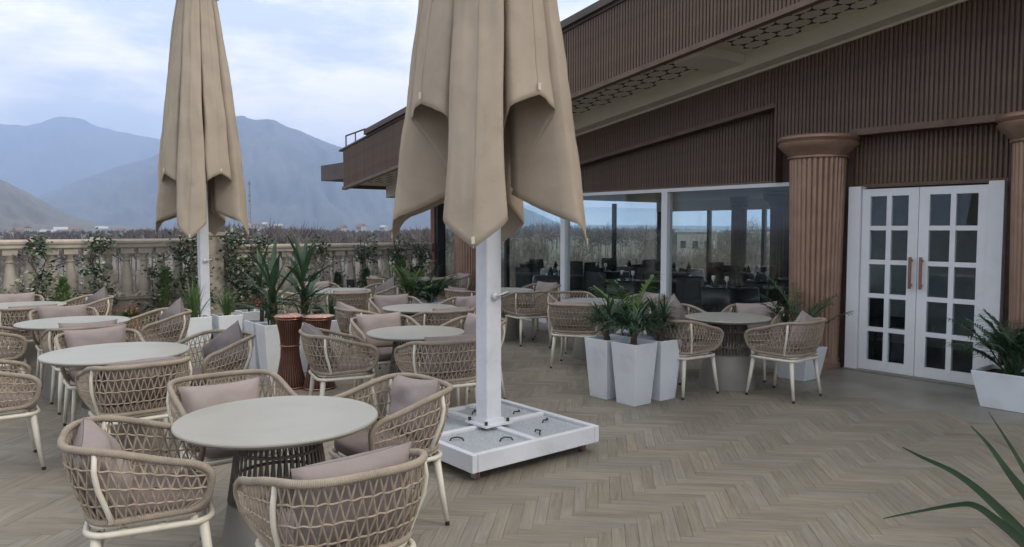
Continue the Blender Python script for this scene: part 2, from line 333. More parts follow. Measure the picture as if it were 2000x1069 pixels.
# individual bare trees close by
def bare_tree(seed, h=11., spread=1.0):
    rs = random.Random(seed); tr = MB(); tw = MB()
    def grow(p, d, l, r, lev):
        n = 3 if lev < 3 else 2; pts = [p]; q = np.array(p); dd = np.array(d)
        for i in range(n):
            dd = dd + np.array([rs.gauss(0, .14), rs.gauss(0, .14), rs.gauss(.04, .08)]); dd /= np.linalg.norm(dd); q = q + dd * l / n; pts.append(q)
        rad = [r * (1 - .55 * i / n) for i in range(n + 1)]
        (tr if lev < 2 else tw).tube(pts, rad, 6 if lev < 2 else 3, caps=False)
        if lev >= 5: return
        nb = [5, 5, 5, 4, 4][lev]
        for k in range(nb):
            t = rs.uniform(.35, 1.) if lev else rs.uniform(.45, 1.); i = min(n - 1, int(t * n)); b = pts[i] + (pts[i + 1] - pts[i]) * (t * n - i)
            a = rs.uniform(0, 6.28); e = rs.uniform(.45, .95) * spread
            sdv = np.cross(dd, (math.cos(a), math.sin(a), .3)); sdv /= np.linalg.norm(sdv) + 1e-6
            nd = dd * math.cos(e) + sdv * math.sin(e); nd[2] += .12
            grow(b, nd / np.linalg.norm(nd), l * rs.uniform(.5, .68), max(r * .45, .008), lev + 1)
    grow(np.array([0, 0, 0.]), np.array([0, 0, 1.]), h * .45, h * .016, 0)
    t = empty('bare_tree'); tr.build('trunk', M_BARK, t, True); tw.build('crown', M_TWIG, t)
    return t
protos = [bare_tree(s, h) for s, h in ((1, 10.5), (2, 11.5), (3, 9.5))]
used = [False] * 3
def put_tree(k, x, y, sclr, rz, label, group):
    o = protos[k] if not used[k] else copy_tree(protos[k]); used[k] = True
    o.location = (x, y, GZ); o.scale = (sclr,) * 3; o.rotation_euler = (0, 0, rz); tag(o, label, 'tree', group)
rs = random.Random(9)
for i in range(44):      # beyond the restaurant's far glass
    az = R(-5 + 29 * ((i * .618) % 1)); d = 29 + 46 * rs.random()
    put_tree(i % 3, math.sin(az) * d, math.cos(az) * d, rs.uniform(.78, 1.0), rs.uniform(0, 6.28), 'bare grey tree seen through the restaurant glass', 'bare trees behind the restaurant')
for i in range(22):      # below the balustrade
    az = R(-37 + 31 * ((i * .618) % 1)); d = 26 + 40 * rs.random()
    put_tree(i % 3, math.sin(az) * d, math.cos(az) * d, rs.uniform(.62, .82), rs.uniform(0, 6.28), 'bare tree in the garden glimpsed between the balusters', 'bare trees below the balustrade')

# far village houses
M_HW = mat('house_wall', (.34, .32, .29), .8, var=.1); M_HR = mat('house_roof', (.17, .12, .11), .7, var=.2); M_HR2 = mat('house_roof_tin', (.36, .38, .41), .5, var=.1)
def house(x, y, z, wd, dp, h, rz, roofm, label):
    t = empty('village_house', (x, y, z), rz); b = MB(); b.box((0, 0, h / 2), (wd, dp, h)); b.build('wall', M_HW, t)
    b = MB(); b.prism([(-wd * .55, -dp * .6, h), (-wd * .55, dp * .6, h), (-wd * .55, 0, h + dp * .4)], (wd * 1.1, 0, 0)); b.build('roof', roofm, t)
    for k in (-.3, 0, .3):
        b = MB(); b.box((k * wd, -dp / 2 - .02, h * .55), (wd * .14, .06, h * .3)); b.build('window', M_DARK, t)
    tag(t, label, 'house', 'far village houses')
rs = random.Random(4)
for px, d, dz in [(22, 700, 4), (38, 760, 6), (52, 820, 8), (88, 640, 3), (96, 690, 4), (120, 900, 6), (132, 820, 4), (150, 870, 5), (200, 980, 6), (238, 1000, 5), (482, 900, 12), (500, 940, 12), (516, 1000, 13), (545, 1000, 11), (668, 900, 9), (706, 880, 9), (750, 900, 9)]:
    house((px - 1000) / FPX * d, d, GZ + dz - 3, rs.uniform(7, 14), rs.uniform(6, 9), rs.uniform(3.5, 6), rs.uniform(-.9, .9), rs.choice([M_HR, M_HR2, M_HR2]), 'small pale house in the hazy village under the mountains')
for px, d, h, wd in [(1362, 150, 8.0, 7), (1488, 170, 7.6, 12)]:
    P = ((px - 1000) / FPX * d, d, GZ); t = empty('villa', P, R(-20)); b = MB(); b.box((0, 0, h / 2), (wd, 8, h)); b.build('wall', M_HW, t)
    b = MB(); b.box((0, 0, h + .2), (wd + .8, 8.8, .4)); b.build('roof', M_HR2, t)
    for zz in (h * .3, h * .7):
        for k in (-.33, 0, .33):
            b = MB(); b.box((k * wd, -4.02, zz), (wd * .15, .08, h * .18)); b.build('window', M_DARK, t)
    tag(t, 'pale %s flat-roofed villa behind bare trees, seen through the glass' % {7: 'narrow', 12: 'broad'}[wd], 'villa')
# lattice mast on the valley floor
t = empty('radio_mast', ((490 - 1000) / FPX * 1400, 1400, GZ)); b = MB()
for sx, sy in ((-1, -1), (1, -1), (0, 1)): b.tube([(sx * 2.2, sy * 2.2, 0), (sx * .7, sy * .7, 98)], .35, 4)
b.build('mast', M_BARK, t); b = MB()
for k in range(12): b.box((0, 0, 6 + k * 8), (3.6 - k * .2, 3.6 - k * .2, .5))
b.build('brace', M_BARK, t)
for zz in (60, 70, 92): b = MB(); b.box((0, -1.2, zz), (3.2, 1.5, 4)); b.build('antenna', M_BARK, t)
tag(t, 'thin dark lattice radio mast against the blue mountain', 'mast')

# ------------------------------------------------------------------ terrace floor
def band(s0, s1, o0, o1, z): return [W(s0, o0, z), W(s1, o0, z), W(s1, o1, z), W(s0, o1, z)]
S_END = (BL(0) - D0) @ U               # the balustrade stands at this s
b = MB(); b.prism(band(-9, S_END + .4, -9.5, 13, -.012), (0, 0, -3.5)); tag(b.build('terrace_slab', M_SCREED), kind='structure')
floor = empty('terrace_floor'); tag(floor, kind='structure')
b = MB(); b.prism([W(-3.2, .02, -.010), W(S_END - .4, .02, -.010), W(S_END - .4, .75, -.010), W(.15, .75, -.010), W(.15, 1.75, -.010), W(-3.2, 1.75, -.010)], (0, 0, .007)); b.build('apron', M_APRON, floor)
PL, PW, GAP, TH = .45, .075, .0012, .012
LW = 6
pa = ANG + math.pi / 2 + R(45)          # plank direction A
eA = np.array([math.cos(pa), math.sin(pa), 0]); eB = np.array([-math.sin(pa), math.cos(pa), 0])
rs = random.Random(31)
cand = []
RNG = 230
for yy in range(-RNG, RNG):
    for xx in range(-RNG, RNG):
        k = (xx - yy) % (2 * LW)
        if k == 0: c = (xx + LW / 2, yy + .5, 0)
        elif k == 2 * LW - 1: c = (xx + .5, yy + LW / 2, 1)
        else: continue
        P = eA * c[0] * PW + eB * c[1] * PW + np.array([-1., 7.0, 0]); v = P - D0; s_, o_ = v @ U, v @ N
        if s_ > S_END - .45 or s_ < -6.5 or o_ > 12: continue
        lim = 1.52 if s_ < .12 else .62
        if o_ < lim or P[1] < 1.2: continue
        x, y, z = proj(P); m_ = 420 / z
        if x < -m_ or x > 2000 + m_ or y > 1069 + 900 / z: continue
        cand.append((z, P, c[2]))
cand.sort(key=lambda c: c[0])
def plank_mesh(tone, off, seed=0):
    l, w_, ch = PL / 2 - GAP / 2, PW / 2 - GAP / 2, .0009
    vs = [(-l, -w_, -ch), (l, -w_, -ch), (l, w_, -ch), (-l, w_, -ch), (-l + ch, -w_ + ch, 0), (l - ch, -w_ + ch, 0), (l - ch, w_ - ch, 0), (-l + ch, w_ - ch, 0), (-l, -w_, -TH), (l, -w_, -TH), (l, w_, -TH), (-l, w_, -TH)]
    fs = [(4, 5, 6, 7), (0, 1, 5, 4), (1, 2, 6, 5), (2, 3, 7, 6), (3, 0, 4, 7), (8, 9, 1, 0), (9, 10, 2, 1), (10, 11, 3, 2), (11, 8, 0, 3)]
    return vs, fs
def plank_uvs(me, tones, offs, nf=9):
    n = len(me.loops); a = np.zeros((n, 2)); t = np.zeros((n, 2)); co = np.array([v.co[:] for v in me.vertices]); return a, t
variants = []
for k in range(36):
    vs, fs = plank_mesh(0, 0); me = bpy.data.meshes.new('plank'); me.from_pydata(vs, [], fs); me.materials.append(M_PLANK)
    ua = me.uv_layers.new(name='UVMap'); ub = me.uv_layers.new(name='Tone'); ox, oy = rs.uniform(0, 50), rs.uniform(0, 50); tn = (rs.random(), rs.random())
    for lp in me.loops:
        v = vs[lp.vertex_index]; ua.data[lp.index].uv = (v[0] + ox, v[1] + oy); ub.data[lp.index].uv = tn
    variants.append(me)
# the 300 that show largest, in frame
near = []
for i, (z, P, dr) in enumerate(cand):
    x, y, zz = proj(P)
    if -30 < x < 2030 and y < 1100 and not (x < 830 and y > 760): near.append(i)
    if len(near) >= 300: break
near = set(near); V = []; Fc = []; UA = []; UB = []
for i, (z, P, dr) in enumerate(cand):
    rz = pa + (math.pi / 2 if dr else 0); zz = rs.uniform(-.0007, .0007)
    if i in near:
        ob('plank', rs.choice(variants), floor, (P[0], P[1], zz), rz + (math.pi if rs.random() < .5 else 0))
    else:
        vs, fs = plank_mesh(0, 0); c_, s_ = math.cos(rz), math.sin(rz); bI = len(V); ox, oy = rs.uniform(0, 50), rs.uniform(0, 50); tn = (rs.random(), rs.random())
        V += [(P[0] + v[0] * c_ - v[1] * s_, P[1] + v[0] * s_ + v[1] * c_, v[2] + zz) for v in vs]
        for f in fs[:5]:
            Fc.append(tuple(bI + q for q in f)); UA += [(vs[q][0] + ox, vs[q][1] + oy) for q in f]; UB += [tn] * 4
me = bpy.data.meshes.new('planking'); me.from_pydata(V, [], Fc); me.materials.append(M_PLANK)
ua = me.uv_layers.new(name='UVMap'); ub = me.uv_layers.new(name='Tone')
ua.data.foreach_set('uv', [c for q in UA for c in q]); ub.data.foreach_set('uv', [c for q in UB for c in q])
tag(ob('planking', me, floor), kind='stuff')

# ------------------------------------------------------------------ restaurant building
bld = empty('restaurant_building', tuple(D0))
bld.rotation_euler = (0, 0, FROT)       # local x = along the facade (s), local y = outwards (o)
tag(bld, 'long low restaurant with brown ribbed cladding, glass front and sloping eave', 'building')
zb = lambda s: 2.593 + .1355 * (10.95 - s)          # fascia foot
zt = lambda s: 3.46 + .152 * (10.95 - s)            # fascia head
zc = lambda s: 3.963 - .143 * s                     # foot of the beige beam against the wall
zr = lambda s: 3.288 - .137 * (s - 1.12)            # head of the recess over the windows
SF = -9.0
def strip(name, s0, s1, o0, o1, zlo, zhi, m, parent=bld, n=1):
    b = MB(); ss = [s0 + (s1 - s0) * i / n for i in range(n + 1)]
    for a, c in zip(ss[:-1], ss[1:]):
        v = [(s, o, f(s)) for s in (a, c) for o in (o0, o1) for f in (zlo, zhi)]
        b.add(v, [(0, 2, 3, 1), (4, 5, 7, 6), (0, 1, 5, 4), (2, 6, 7, 3), (1, 3, 7, 5), (0, 4, 6, 2)])
    return b.build(name, m, parent)
K = lambda z: (lambda s: z)
strip('fascia_board', SF, 10.95, 1.36, 1.40, zb, zt, M_BACK)
strip('fascia_trim', SF, 10.96, 1.34, 1.445, lambda s: zb(s) - .035, lambda s: zb(s) + .028, M_SLAT)
strip('gable_board', 10.93, 10.99, -8, 1.355, lambda s: zb(10.95), lambda s: zt(10.95), M_SLAT)
strip('roof', SF, 9.8, -8.2, 1.50, lambda s: zt(s) + .012, lambda s: zt(s) + .115, M_ROOF)
strip('roof_edge', SF, 11.1, -8.0, 1.44, lambda s: zt(s) - .03, lambda s: zt(s) + .008, M_ROOF)
strip('roof_crest', SF, 4.2, .6, 1.30, lambda s: zt(s) + .118, lambda s: zt(s) + .2, M_ROOF)
# slats share two meshes; scaled to height
def slat_mesh(w_=.034, d_=.016):
    b = MB(); h = w_ / 2; ch = .007
    prof = [(-h, 0), (-h, d_ - ch), (-h + ch, d_), (h - ch, d_), (h, d_ - ch), (h, 0)]
    vs = [(x, y, z) for z in (0, 1) for x, y in prof]; n = 6
    b.add(vs, [(i, i + 1, n + i + 1, n + i) for i in range(5)] + [tuple(range(6)), tuple(range(6, 12))[::-1]]); return b.mesh('slat', M_SLAT)
SM = slat_mesh()
def slats(name, s0, s1, o, lo, hi, pitch=.05):
    s = s0 + pitch / 2
    while s < s1:
        z0, z1 = lo(s), hi(s)
        if z1 - z0 > .03:
            q = ob(name, SM, bld, (s, o, z0)); q.scale = (1, 1, z1 - z0)
        s += pitch
slats('fascia_slat', -1.5, 10.93, 1.402, lambda s: zb(s) + .03, lambda s: zt(s) - .035)
# upper wall (front plane o=.12)
lowU = lambda s: 2.84 if s < 1.12 else zr(s)
strip('upper_wall', 1.12, 8.6, .0, .10, zr, lambda s: zc(s) + .2, M_BACK)
strip('upper_wall', SF, 1.12, .0, .10, K(2.84), lambda s: zc(s) + .2, M_BACK)
slats('wall_slat', -2.7, 8.6, .102, lowU, lambda s: zc(s) - .002)
strip('recess_trim', 1.12, 8.6, .095, .128, lambda s: zr(s) - .02, lambda s: zr(s) + .035, M_SLAT)
strip('recess_jamb', 1.10, 1.125, -.10, .128, K(2.30), lambda s: zr(1.12), M_SLAT)
strip('door_beam', -1.5, .10, .0, .145, K(2.80), K(2.875), M_SLAT)
strip('header_board', 1.12, 9.3, -.13, -.10, K(2.30), lambda s: max(2.32, zr(s) + .1), M_BACK)
slats('header_slat', 1.13, 8.9, -.098, K(2.335), lambda s: zr(s) - .02)
strip('header_trim', .85, 9.35, -.12, -.06, K(2.302), K(2.334), M_SLAT)
strip('door_header_board', -1.5, .6, -.14, -.11, K(2.18), K(2.85), M_BACK)
slats('door_header_slat', -1.48, .16, -.108, K(2.235), K(2.80))
strip('door_header_trim', -1.5, .16, -.11, -.07, K(2.19), K(2.232), M_SLAT)
strip('recess_soffit', 1.12, 8.6, -.1, .0, lambda s: zr(s) + .001, lambda s: zr(s) + .05, M_SLAT)
strip('recess_soffit', -1.5, .6, -.1, -.001, K(2.842), K(2.87), M_SLAT)
# beam, soffit, crossbeams
strip('eave_beam', SF, 10.9, .125, .38, zc, lambda s: zc(s) + .26, M_BEIGE)
strip('beam_trim', SF, 10.9, .124, .155, lambda s: zc(s) - .03, lambda s: zc(s) - .001, M_BEIGE)
zso = lambda s: zb(s) + .07
strip('soffit', SF, 10.9, .38, 1.358, zso, lambda s: zso(s) + .04, M_BEIGE)
strip('soffit_edge', SF, 10.9, 1.27, 1.357, lambda s: zb(s) + .0, lambda s: zso(s) - .001, M_BEIGE)
for s0 in (-2.0, 1.42, 4.9, 8.3): strip('cross_beam', s0, s0 + .42, .382, 1.268, lambda s: zb(s) - .05, lambda s: zso(s) - .001, M_BEIGE)
b = MB(); hx = .15
def soffit_bar(p0, p1, w0, w1):
    d_ = (p1 - p0) / np.linalg.norm(p1 - p0); nn = np.array([-d_[1], d_[0]]); q = [p0 - nn * w0, p1 - nn * w1, p1 + nn * w1, p0 + nn * w0]
    b.add([(k[0], k[1], zso(k[0]) - .003) for k in q] + [(k[0], k[1], zso(k[0]) + .002) for k in q], [(0, 1, 2, 3), (4, 7, 6, 5), (0, 4, 5, 1), (1, 5, 6, 2), (2, 6, 7, 3), (3, 7, 4, 0)])
seen = set()
for i in range(-10, 47):
    for j in range(-1, 7):
        c = np.array([i * hx * 1.5, .46 + (j + .5 * (i % 2)) * hx * 1.732])
        for k in range(6):
            v0 = c + hx * np.array([math.cos(R(60 * k)), math.sin(R(60 * k))]); v1 = c + hx * np.array([math.cos(R(60 * k + 60)), math.sin(R(60 * k + 60))]); m_ = (v0 + v1) / 2; key = (round(m_[0], 2), round(m_[1], 2))
            if key in seen or not (.44 < min(v0[1], v1[1]) and max(v0[1], v1[1]) < 1.24 and m_[0] < 10.6): continue
            if any(s0 - .08 < m_[0] < s0 + .5 for s0 in (-2.0, 1.42, 4.9, 8.3)): continue
            seen.add(key); soffit_bar(v0, v0 + (v1 - v0) * .40, .022, .008); soffit_bar(v1, v1 + (v0 - v1) * .40, .022, .008)
tag(b.build('cutout_shade_inlay', M_DARK, bld), kind='stuff')  # solid dark inlays; their colour paints the shade of holes in the soffit
# far end: gutter box, roof rail, end soffit
b = MB(); b.box((11.65, 1.05, 3.0), (1.3, .55, .36)); b.build('gutter_box', M_ROOF, bld)
strip('end_soffit', 9.4, 10.92, -8, .12, K(2.60), K(2.63), M_ROOF)
b = MB(); b.tube([(10.9, 1.36, 3.46), (10.9, 1.36, 3.74), (10.0, 1.36, 3.80)], .018, 6); b.tube([(10.45, 1.36, 3.53), (10.45, 1.36, 3.77)], .015, 6); b.build('roof_rail', M_ROOF, bld)
# ---- glazing
def pane(s0, s1, o, z0, z1, m=M_GLASS, name='window_pane', par=bld):
    b = MB(); b.box(((s0 + s1) / 2, o, (z0 + z1) / 2), (s1 - s0, .008, z1 - z0)); return b.build(name, m, par)
mull = [.88, 3.03, 5.30, 7.55, 9.25]
for a, c in zip(mull[:-1], mull[1:]): pane(a + .055, c - .055, -.06, .13, 2.25)
for k, s in enumerate(mull[1:4]): b = MB(); b.box((s, -.05, 1.19), (.11, .13, 2.12)); b.build('window_mullion', M_WHITE, bld)
b = MB(); b.box((5.07, -.05, 2.275), (8.4, .12, .05)); b.build('window_head', M_WHITE, bld)
b = MB(); b.box((5.07, -.05, .065), (8.4, .14, .13)); b.build('window_sill', M_WHITE, bld)
# end wall and far wall, dark steel mullions
OB = -7.2
for k in range(4):
    o0 = -.1 - k * 1.78; b = MB(); b.box((9.28, o0 - 1.775, 1.2), (.09, .09, 2.3)); b.build('end_mullion', M_BLK, bld)
    b = MB(); b.box((9.28, o0 - .89, 1.2), (.008, 1.66, 2.1)); b.build('end_pane', M_GLASS, bld)
for k in range(9):
    s0 = -3.6 + k * 1.6; b = MB(); b.box((s0, OB, 1.2), (.08, .1, 2.4)); b.build('far_mullion', M_BLK, bld)
    if s0 + 1.6 < 9.3: pane(s0 + .045, s0 + 1.555, OB, .3, 2.16, name='far_pane')
strip('far_sill', -3.6, 9.3, OB - .08, OB + .08, K(0), K(.29), M_CARP)
strip('far_header', -3.6, 9.3, OB - .08, OB + .08, K(2.165), K(2.42), M_CEIL)
strip('side_wall', -3.75, -3.62, OB, -.15, K(0), K(2.42), M_CEIL)
strip('interior_ceiling', -3.6, 9.4, OB, -.14, K(2.42), K(2.47), M_CEIL)
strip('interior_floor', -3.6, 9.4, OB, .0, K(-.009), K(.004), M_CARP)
strip('added_partition', -3.6, 1.7, -2.6, -2.5, K(0), K(2.42), M_ADDWALL); strip('pier_wall', .152, .88, -.14, -.03, K(0), K(2.838), M_BACK); strip('pier_wall', .882, 1.118, -.14, -.03, K(2.302), K(2.838), M_BACK); strip('pier_wall', -1.62, -1.502, -.14, -.03, K(0), K(2.838), M_BACK)  # the partition is added to block the bright far windows behind the door panes
strip('door_wall', SF, -1.622, -.12, -.04, K(0), K(2.85), M_BACK)
strip('upper_fill', SF, 10.9, -8, -.15, lambda s: max(2.62, zb(s) + .2), lambda s: zt(s) - .04, M_ROOF)
# corner post (reddish), far fluted column
b = MB(); b.box((9.36, .0, 1.3), (.15, .22, 2.6)); b.build('corner_post', mat('red_brown_post', (.16, .065, .045), .5, var=.15), bld)
b = MB(); b.box((9.24, -.02, 1.3), (.08, .2, 2.6)); b.build('corner_jamb', M_BLK, bld)
M_INCOL = mat('interior_column', (.17, .12, .10), .6, var=.15)
def column(s, o, r0, r1, h, flutes, capr, name='column', m=M_COL, base=True):
    b = MB(); seg = flutes * 6; rows = []
    for z in (.13 if base else 0., h * .35, h * .7, h - .28):
        r = r0 + (r1 - r0) * z / h; row = []
        for k in range(seg):
            a = 2 * math.pi * k / seg; rr = r * (1 - .085 * (1 - abs(math.sin(a * flutes / 2)) ** .6)); row.append((rr * math.cos(a), rr * math.sin(a), z))
        rows.append(row)
    b.grid(rows, True); me = b.mesh(name, m); sharp(me, 50); c = ob(name, me, bld, (s, o, 0))
    b = MB(); z0 = h - .29
    b.lathe([(r1 * 1.0, z0), (r1 * 1.05, z0 + .01), (r1 * 1.05, z0 + .03), (r1 * 1.01, z0 + .04), (r1 * 1.06, z0 + .055), (r1 * 1.09, z0 + .075), (r1 * 1.15, z0 + .09), (capr * .90, z0 + .13), (capr * .97, z0 + .165), (capr * .98, z0 + .19), (capr * .93, z0 + .205), (capr * .96, z0 + .215), (capr, z0 + .235), (capr, z0 + .26), (capr * .97, z0 + .275)], 48)
    me = b.mesh('capital', m); sharp(me, 40); ob('capital', me, c)
    if base:
        b = MB(); b.lathe([(r0 * 1.10, 0), (r0 * 1.10, .05), (r0 * 1.05, .055), (r0 * 1.06, .1), (r0 * 1.02, .13)], 48); me = b.mesh('base', m); sharp(me, 40); ob('base', me, c)
column(.50, .16, .285, .335, 2.835, 30, .475); column(-1.93, .16, .285, .335, 2.835, 30, .475); column(8.12, .08, .24, .25, 2.72, 26, .30)
column(3.6, -4.2, .26, .28, 2.42, 26, .42, 'interior_column', M_INCOL); column(5.6, -5.6, .17, .17, 2.42, 20, .2, 'interior_column', M_INCOL)
# ---- doors
strip('door_jamb', .005, .15, -.09, .06, K(0), K(2.20), M_WHITE); strip('door_jamb', -1.50, -1.355, -.09, .06, K(0), K(2.20), M_WHITE)
strip('threshold', -1.5, .15, -.1, .10, K(-.002), K(.018), M_APRON)
def door(s0, s1, hs):
    st = [.10, .055, .11] if hs < 0 else [.11, .055, .10]
    b = MB(); zs = [.02]; H = 2.165
    wd = s1 - s0; pw = (wd - sum(st)) / 2; xs = [s0, s0 + st[0], s0 + st[0] + pw, s0 + st[0] + pw + st[1], s1 - st[2], s1]
    z0 = .14; ph = (H - .085 - z0 - 4 * .052) / 5; bars = [(.022, z0)]
    for i in range(5):
        t0 = z0 + i * (ph + .052) + ph; bars.append((t0, t0 + .052 if i < 4 else H))
    o = 0.
    for a, c in ((xs[0], xs[1]), (xs[2], xs[3]), (xs[4], xs[5])): 
        b.box(((a + c) / 2, o, (H + .022) / 2), (c - a, .05, H - .022))
    for a, c in ((xs[1], xs[2]), (xs[3], xs[4])):
        for q0, q1 in bars: b.box(((a + c) / 2, o, (q0 + q1) / 2), (c - a, .044, q1 - q0))
    d = b.build('door', M_WHITE, bld)
    for i in range(5):
        for a, c in ((xs[1], xs[2]), (xs[3], xs[4])):
            q = z0 + i * (ph + .052); pane(a, c, -.005, q, q + ph, M_GLASSD, 'pane', d)
    hx_ = s0 + .055 if hs > 0 else s1 - .055
    b = MB(); b.box((hx_, .075, 1.20), (.028, .022, .36)); b.box((hx_, .045, 1.06), (.02, .06, .025)); b.box((hx_, .045, 1.34), (.02, .06, .025)); b.build('handle', M_CU, d)
door(-.645, 0., 1); door(-1.35, -.651, -1)

# ------------------------------------------------------------------ things inside, behind the glass
def dining_set(s, o, i, tp, cp):
    P = W(s, o); 
    t = tp if i == 0 else copy_tree(tp); t.location = tuple(P + Z * .004); t.rotation_euler = (0, 0, FROT)
    for j, (ds, do, a) in enumerate(((.75, 0, math.pi / 2), (-.75, 0, -math.pi / 2), (0, .72, 0))):
        c = cp if (i == 0 and j == 0) else copy_tree(cp); q = W(s + ds, o + do); c.location = tuple(q + Z * .004)
        c.rotation_euler = (0, 0, FROT + {0: math.pi / 2, 1: -math.pi / 2, 2: math.pi}[j])
tp = empty('dining_table'); tag(tp, 'dark clothed dining table laid inside the restaurant', 'table', 'dining tables behind the glass')
b = MB(); G = []
for z, q in ((.745, .36), (.75, .40), (.74, .425), (.5, .44), (.2, .46)):
    G.append([(q * np.sign(math.cos(a)) * abs(math.cos(a)) ** .35 * (1 + (.75 - z) * .06 * math.sin(9 * a)), q * np.sign(math.sin(a)) * abs(math.sin(a)) ** .35, z) for a in np.linspace(0, 2 * math.pi, 40, endpoint=False)])
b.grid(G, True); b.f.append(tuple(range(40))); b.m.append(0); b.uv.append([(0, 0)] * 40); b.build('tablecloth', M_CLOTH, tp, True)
b = MB(); b.tube([(0, 0, .0), (0, 0, .72)], .05, 8); b.lathe([(.22, 0), (.22, .02), (.06, .04)], 16); b.build('pedestal', M_BLK, tp)
for x, y in ((.24, 0), (-.24, 0), (0, .24)):
    b = MB(); b.lathe([(.05, .752), (.11, .765), (.115, .768), (.05, .76)], 16, (x, y, 0)); b.build('plate', M_CHINA, tp, True)
    b = MB(); b.lathe([(.055, .765), (.03, .86), (.004, .93)], 8, (x, y, 0)); b.build('napkin', M_CHAIRD, tp, True)
for x, y in ((.12, .14), (-.12, .12)):
    b = MB(); b.lathe([(.03, .752), (.005, .76), (.005, .84), (.035, .88), (.032, .94)], 10, (x, y, 0)); b.build('wine_glass', M_CHINA, tp, True)
cp = empty('dining_chair'); tag(cp, 'dark upholstered dining chair inside the restaurant', 'chair', 'dining chairs behind the glass')
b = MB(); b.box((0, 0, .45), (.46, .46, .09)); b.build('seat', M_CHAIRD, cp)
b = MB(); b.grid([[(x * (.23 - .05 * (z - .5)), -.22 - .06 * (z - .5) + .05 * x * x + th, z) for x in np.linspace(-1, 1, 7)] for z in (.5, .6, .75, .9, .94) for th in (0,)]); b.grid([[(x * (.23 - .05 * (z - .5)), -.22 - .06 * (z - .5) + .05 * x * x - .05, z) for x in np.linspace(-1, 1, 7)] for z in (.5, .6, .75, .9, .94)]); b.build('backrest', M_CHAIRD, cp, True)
for x in (-.2, .2):
    for y in (-.2, .2): b = MB(); b.tube([(x, y, .41), (x * 1.08, y * 1.08, 0)], [.02, .014], 6); b.build('leg', M_BLK, cp)
i = 0
for o_ in (-1.35, -3.1, -5.2):
    for s_ in (.9, 2.9, 4.9, 6.9, 8.3):
        if s_ > 8 and o_ > -2: continue
        dining_set(s_ + (.4 if o_ == -3.1 else 0), o_, i, tp, cp); i += 1

# ------------------------------------------------------------------ balustrade
bal = empty('balustrade', tuple(BL(0))); bal.rotation_euler = (0, 0, FROT - math.pi / 2)      # local x = -N (to the right), local y = U (outwards)
tag(bal, 'cream stone balustrade with turned balusters along the terrace edge', 'balustrade')
T0, TS, T1 = -4.2, .72, 5.36
def bal_seg(t0, t1, top):
    b = MB(); prof = [(-.11, -.15), (-.13, -.13), (-.13, -.09), (-.15, -.06), (-.15, -.03), (-.12, 0), (.12, 0), (.15, -.03), (.15, -.06), (.13, -.09), (.13, -.13), (.11, -.15)]
    b.prism([(t0, y, top + z) for y, z in prof], (t1 - t0, 0, 0)); b.build('cap_rail', M_STONE, bal)
    pl = top - .15 - .80
    b = MB(); b.prism([(t0, -.16, 0), (t0, -.16, pl - .05), (t0, -.19, pl - .045), (t0, -.19, pl - .002), (t0, .19, pl - .002), (t0, .19, 0)], (t1 - t0, 0, 0)); b.build('plinth', M_PLINTH, bal)
    return pl
b = MB(); b.lathe([(.105, 0), (.105, .05), (.085, .055), (.092, .08), (.092, .10), (.098, .14), (.102, .20), (.095, .28), (.078, .40), (.062, .52), (.056, .58), (.072, .585), (.072, .60), (.056, .605), (.058, .65), (.085, .68), (.09, .70)], 14, caps=False); b.box((0, 0, .75), (.20, .20, .10)); b.box((0, 0, .0), (.21, .21, .03))
bme = b.mesh('baluster', M_STONE); sharp(bme, 40)
for t0, t1, top in ((T0, TS, 1.53), (TS + .24, T1, 1.41)):
    pl = bal_seg(t0, t1, top); n = int((t1 - t0) / .27)
    for i in range(n): ob('baluster', bme, bal, (t0 + .135 + i * .27, 0, pl + .012))
b = MB(); b.box((TS + .12, 0, .79), (.30, .32, 1.58)); b.box((TS + .12, 0, 1.61), (.36, .38, .06)); b.build('pier', M_STONE, bal)

# ------------------------------------------------------------------ rope chair
def plan_table(wd, yb, yf, n=3.3):
    y0 = yf - .28; th = np.linspace(0, math.pi / 2, 200); x = wd * np.sin(th) ** (2 / n); y = y0 - (y0 - yb) * np.cos(th) ** (2 / n)
    x = np.append(x, wd + .004); y = np.append(y, yf); l_ = np.concatenate([[0], np.cumsum(np.hypot(np.diff(x), np.diff(y)))]); return l_ / l_[-1], x, y
PT_B, PT_T = plan_table(.262, -.245, .225), plan_table(.318, -.335, .265)
def chair_surface(a, v):
    # a in [-1,1] round the back, v 0 lower rail .. 1 upper rail
    def plan(a, tb):
        x = float(np.interp(abs(a), tb[0], tb[1])); y = float(np.interp(abs(a), tb[0], tb[2])); return (math.copysign(x, a) if a else 0.), y
    xb, yb = plan(a, PT_B); xt, yt = plan(a, PT_T)
    q = max(0., (abs(a) - .35) / .65); q = q * q * (3 - 2 * q)
    zt_ = .785 - .105 * q; zb_ = .455 + .01 * q
    bul = .02 * math.sin(math.pi * v)
    p = np.array([xb + (xt - xb) * v ** .9, yb + (yt - yb) * v ** .9, zb_ + (zt_ - zb_) * v])
    p[0] += bul * math.copysign(1, a) * min(1, abs(a) * 2); p[1] -= bul * (1 - min(1, abs(a) * 1.6)); return p
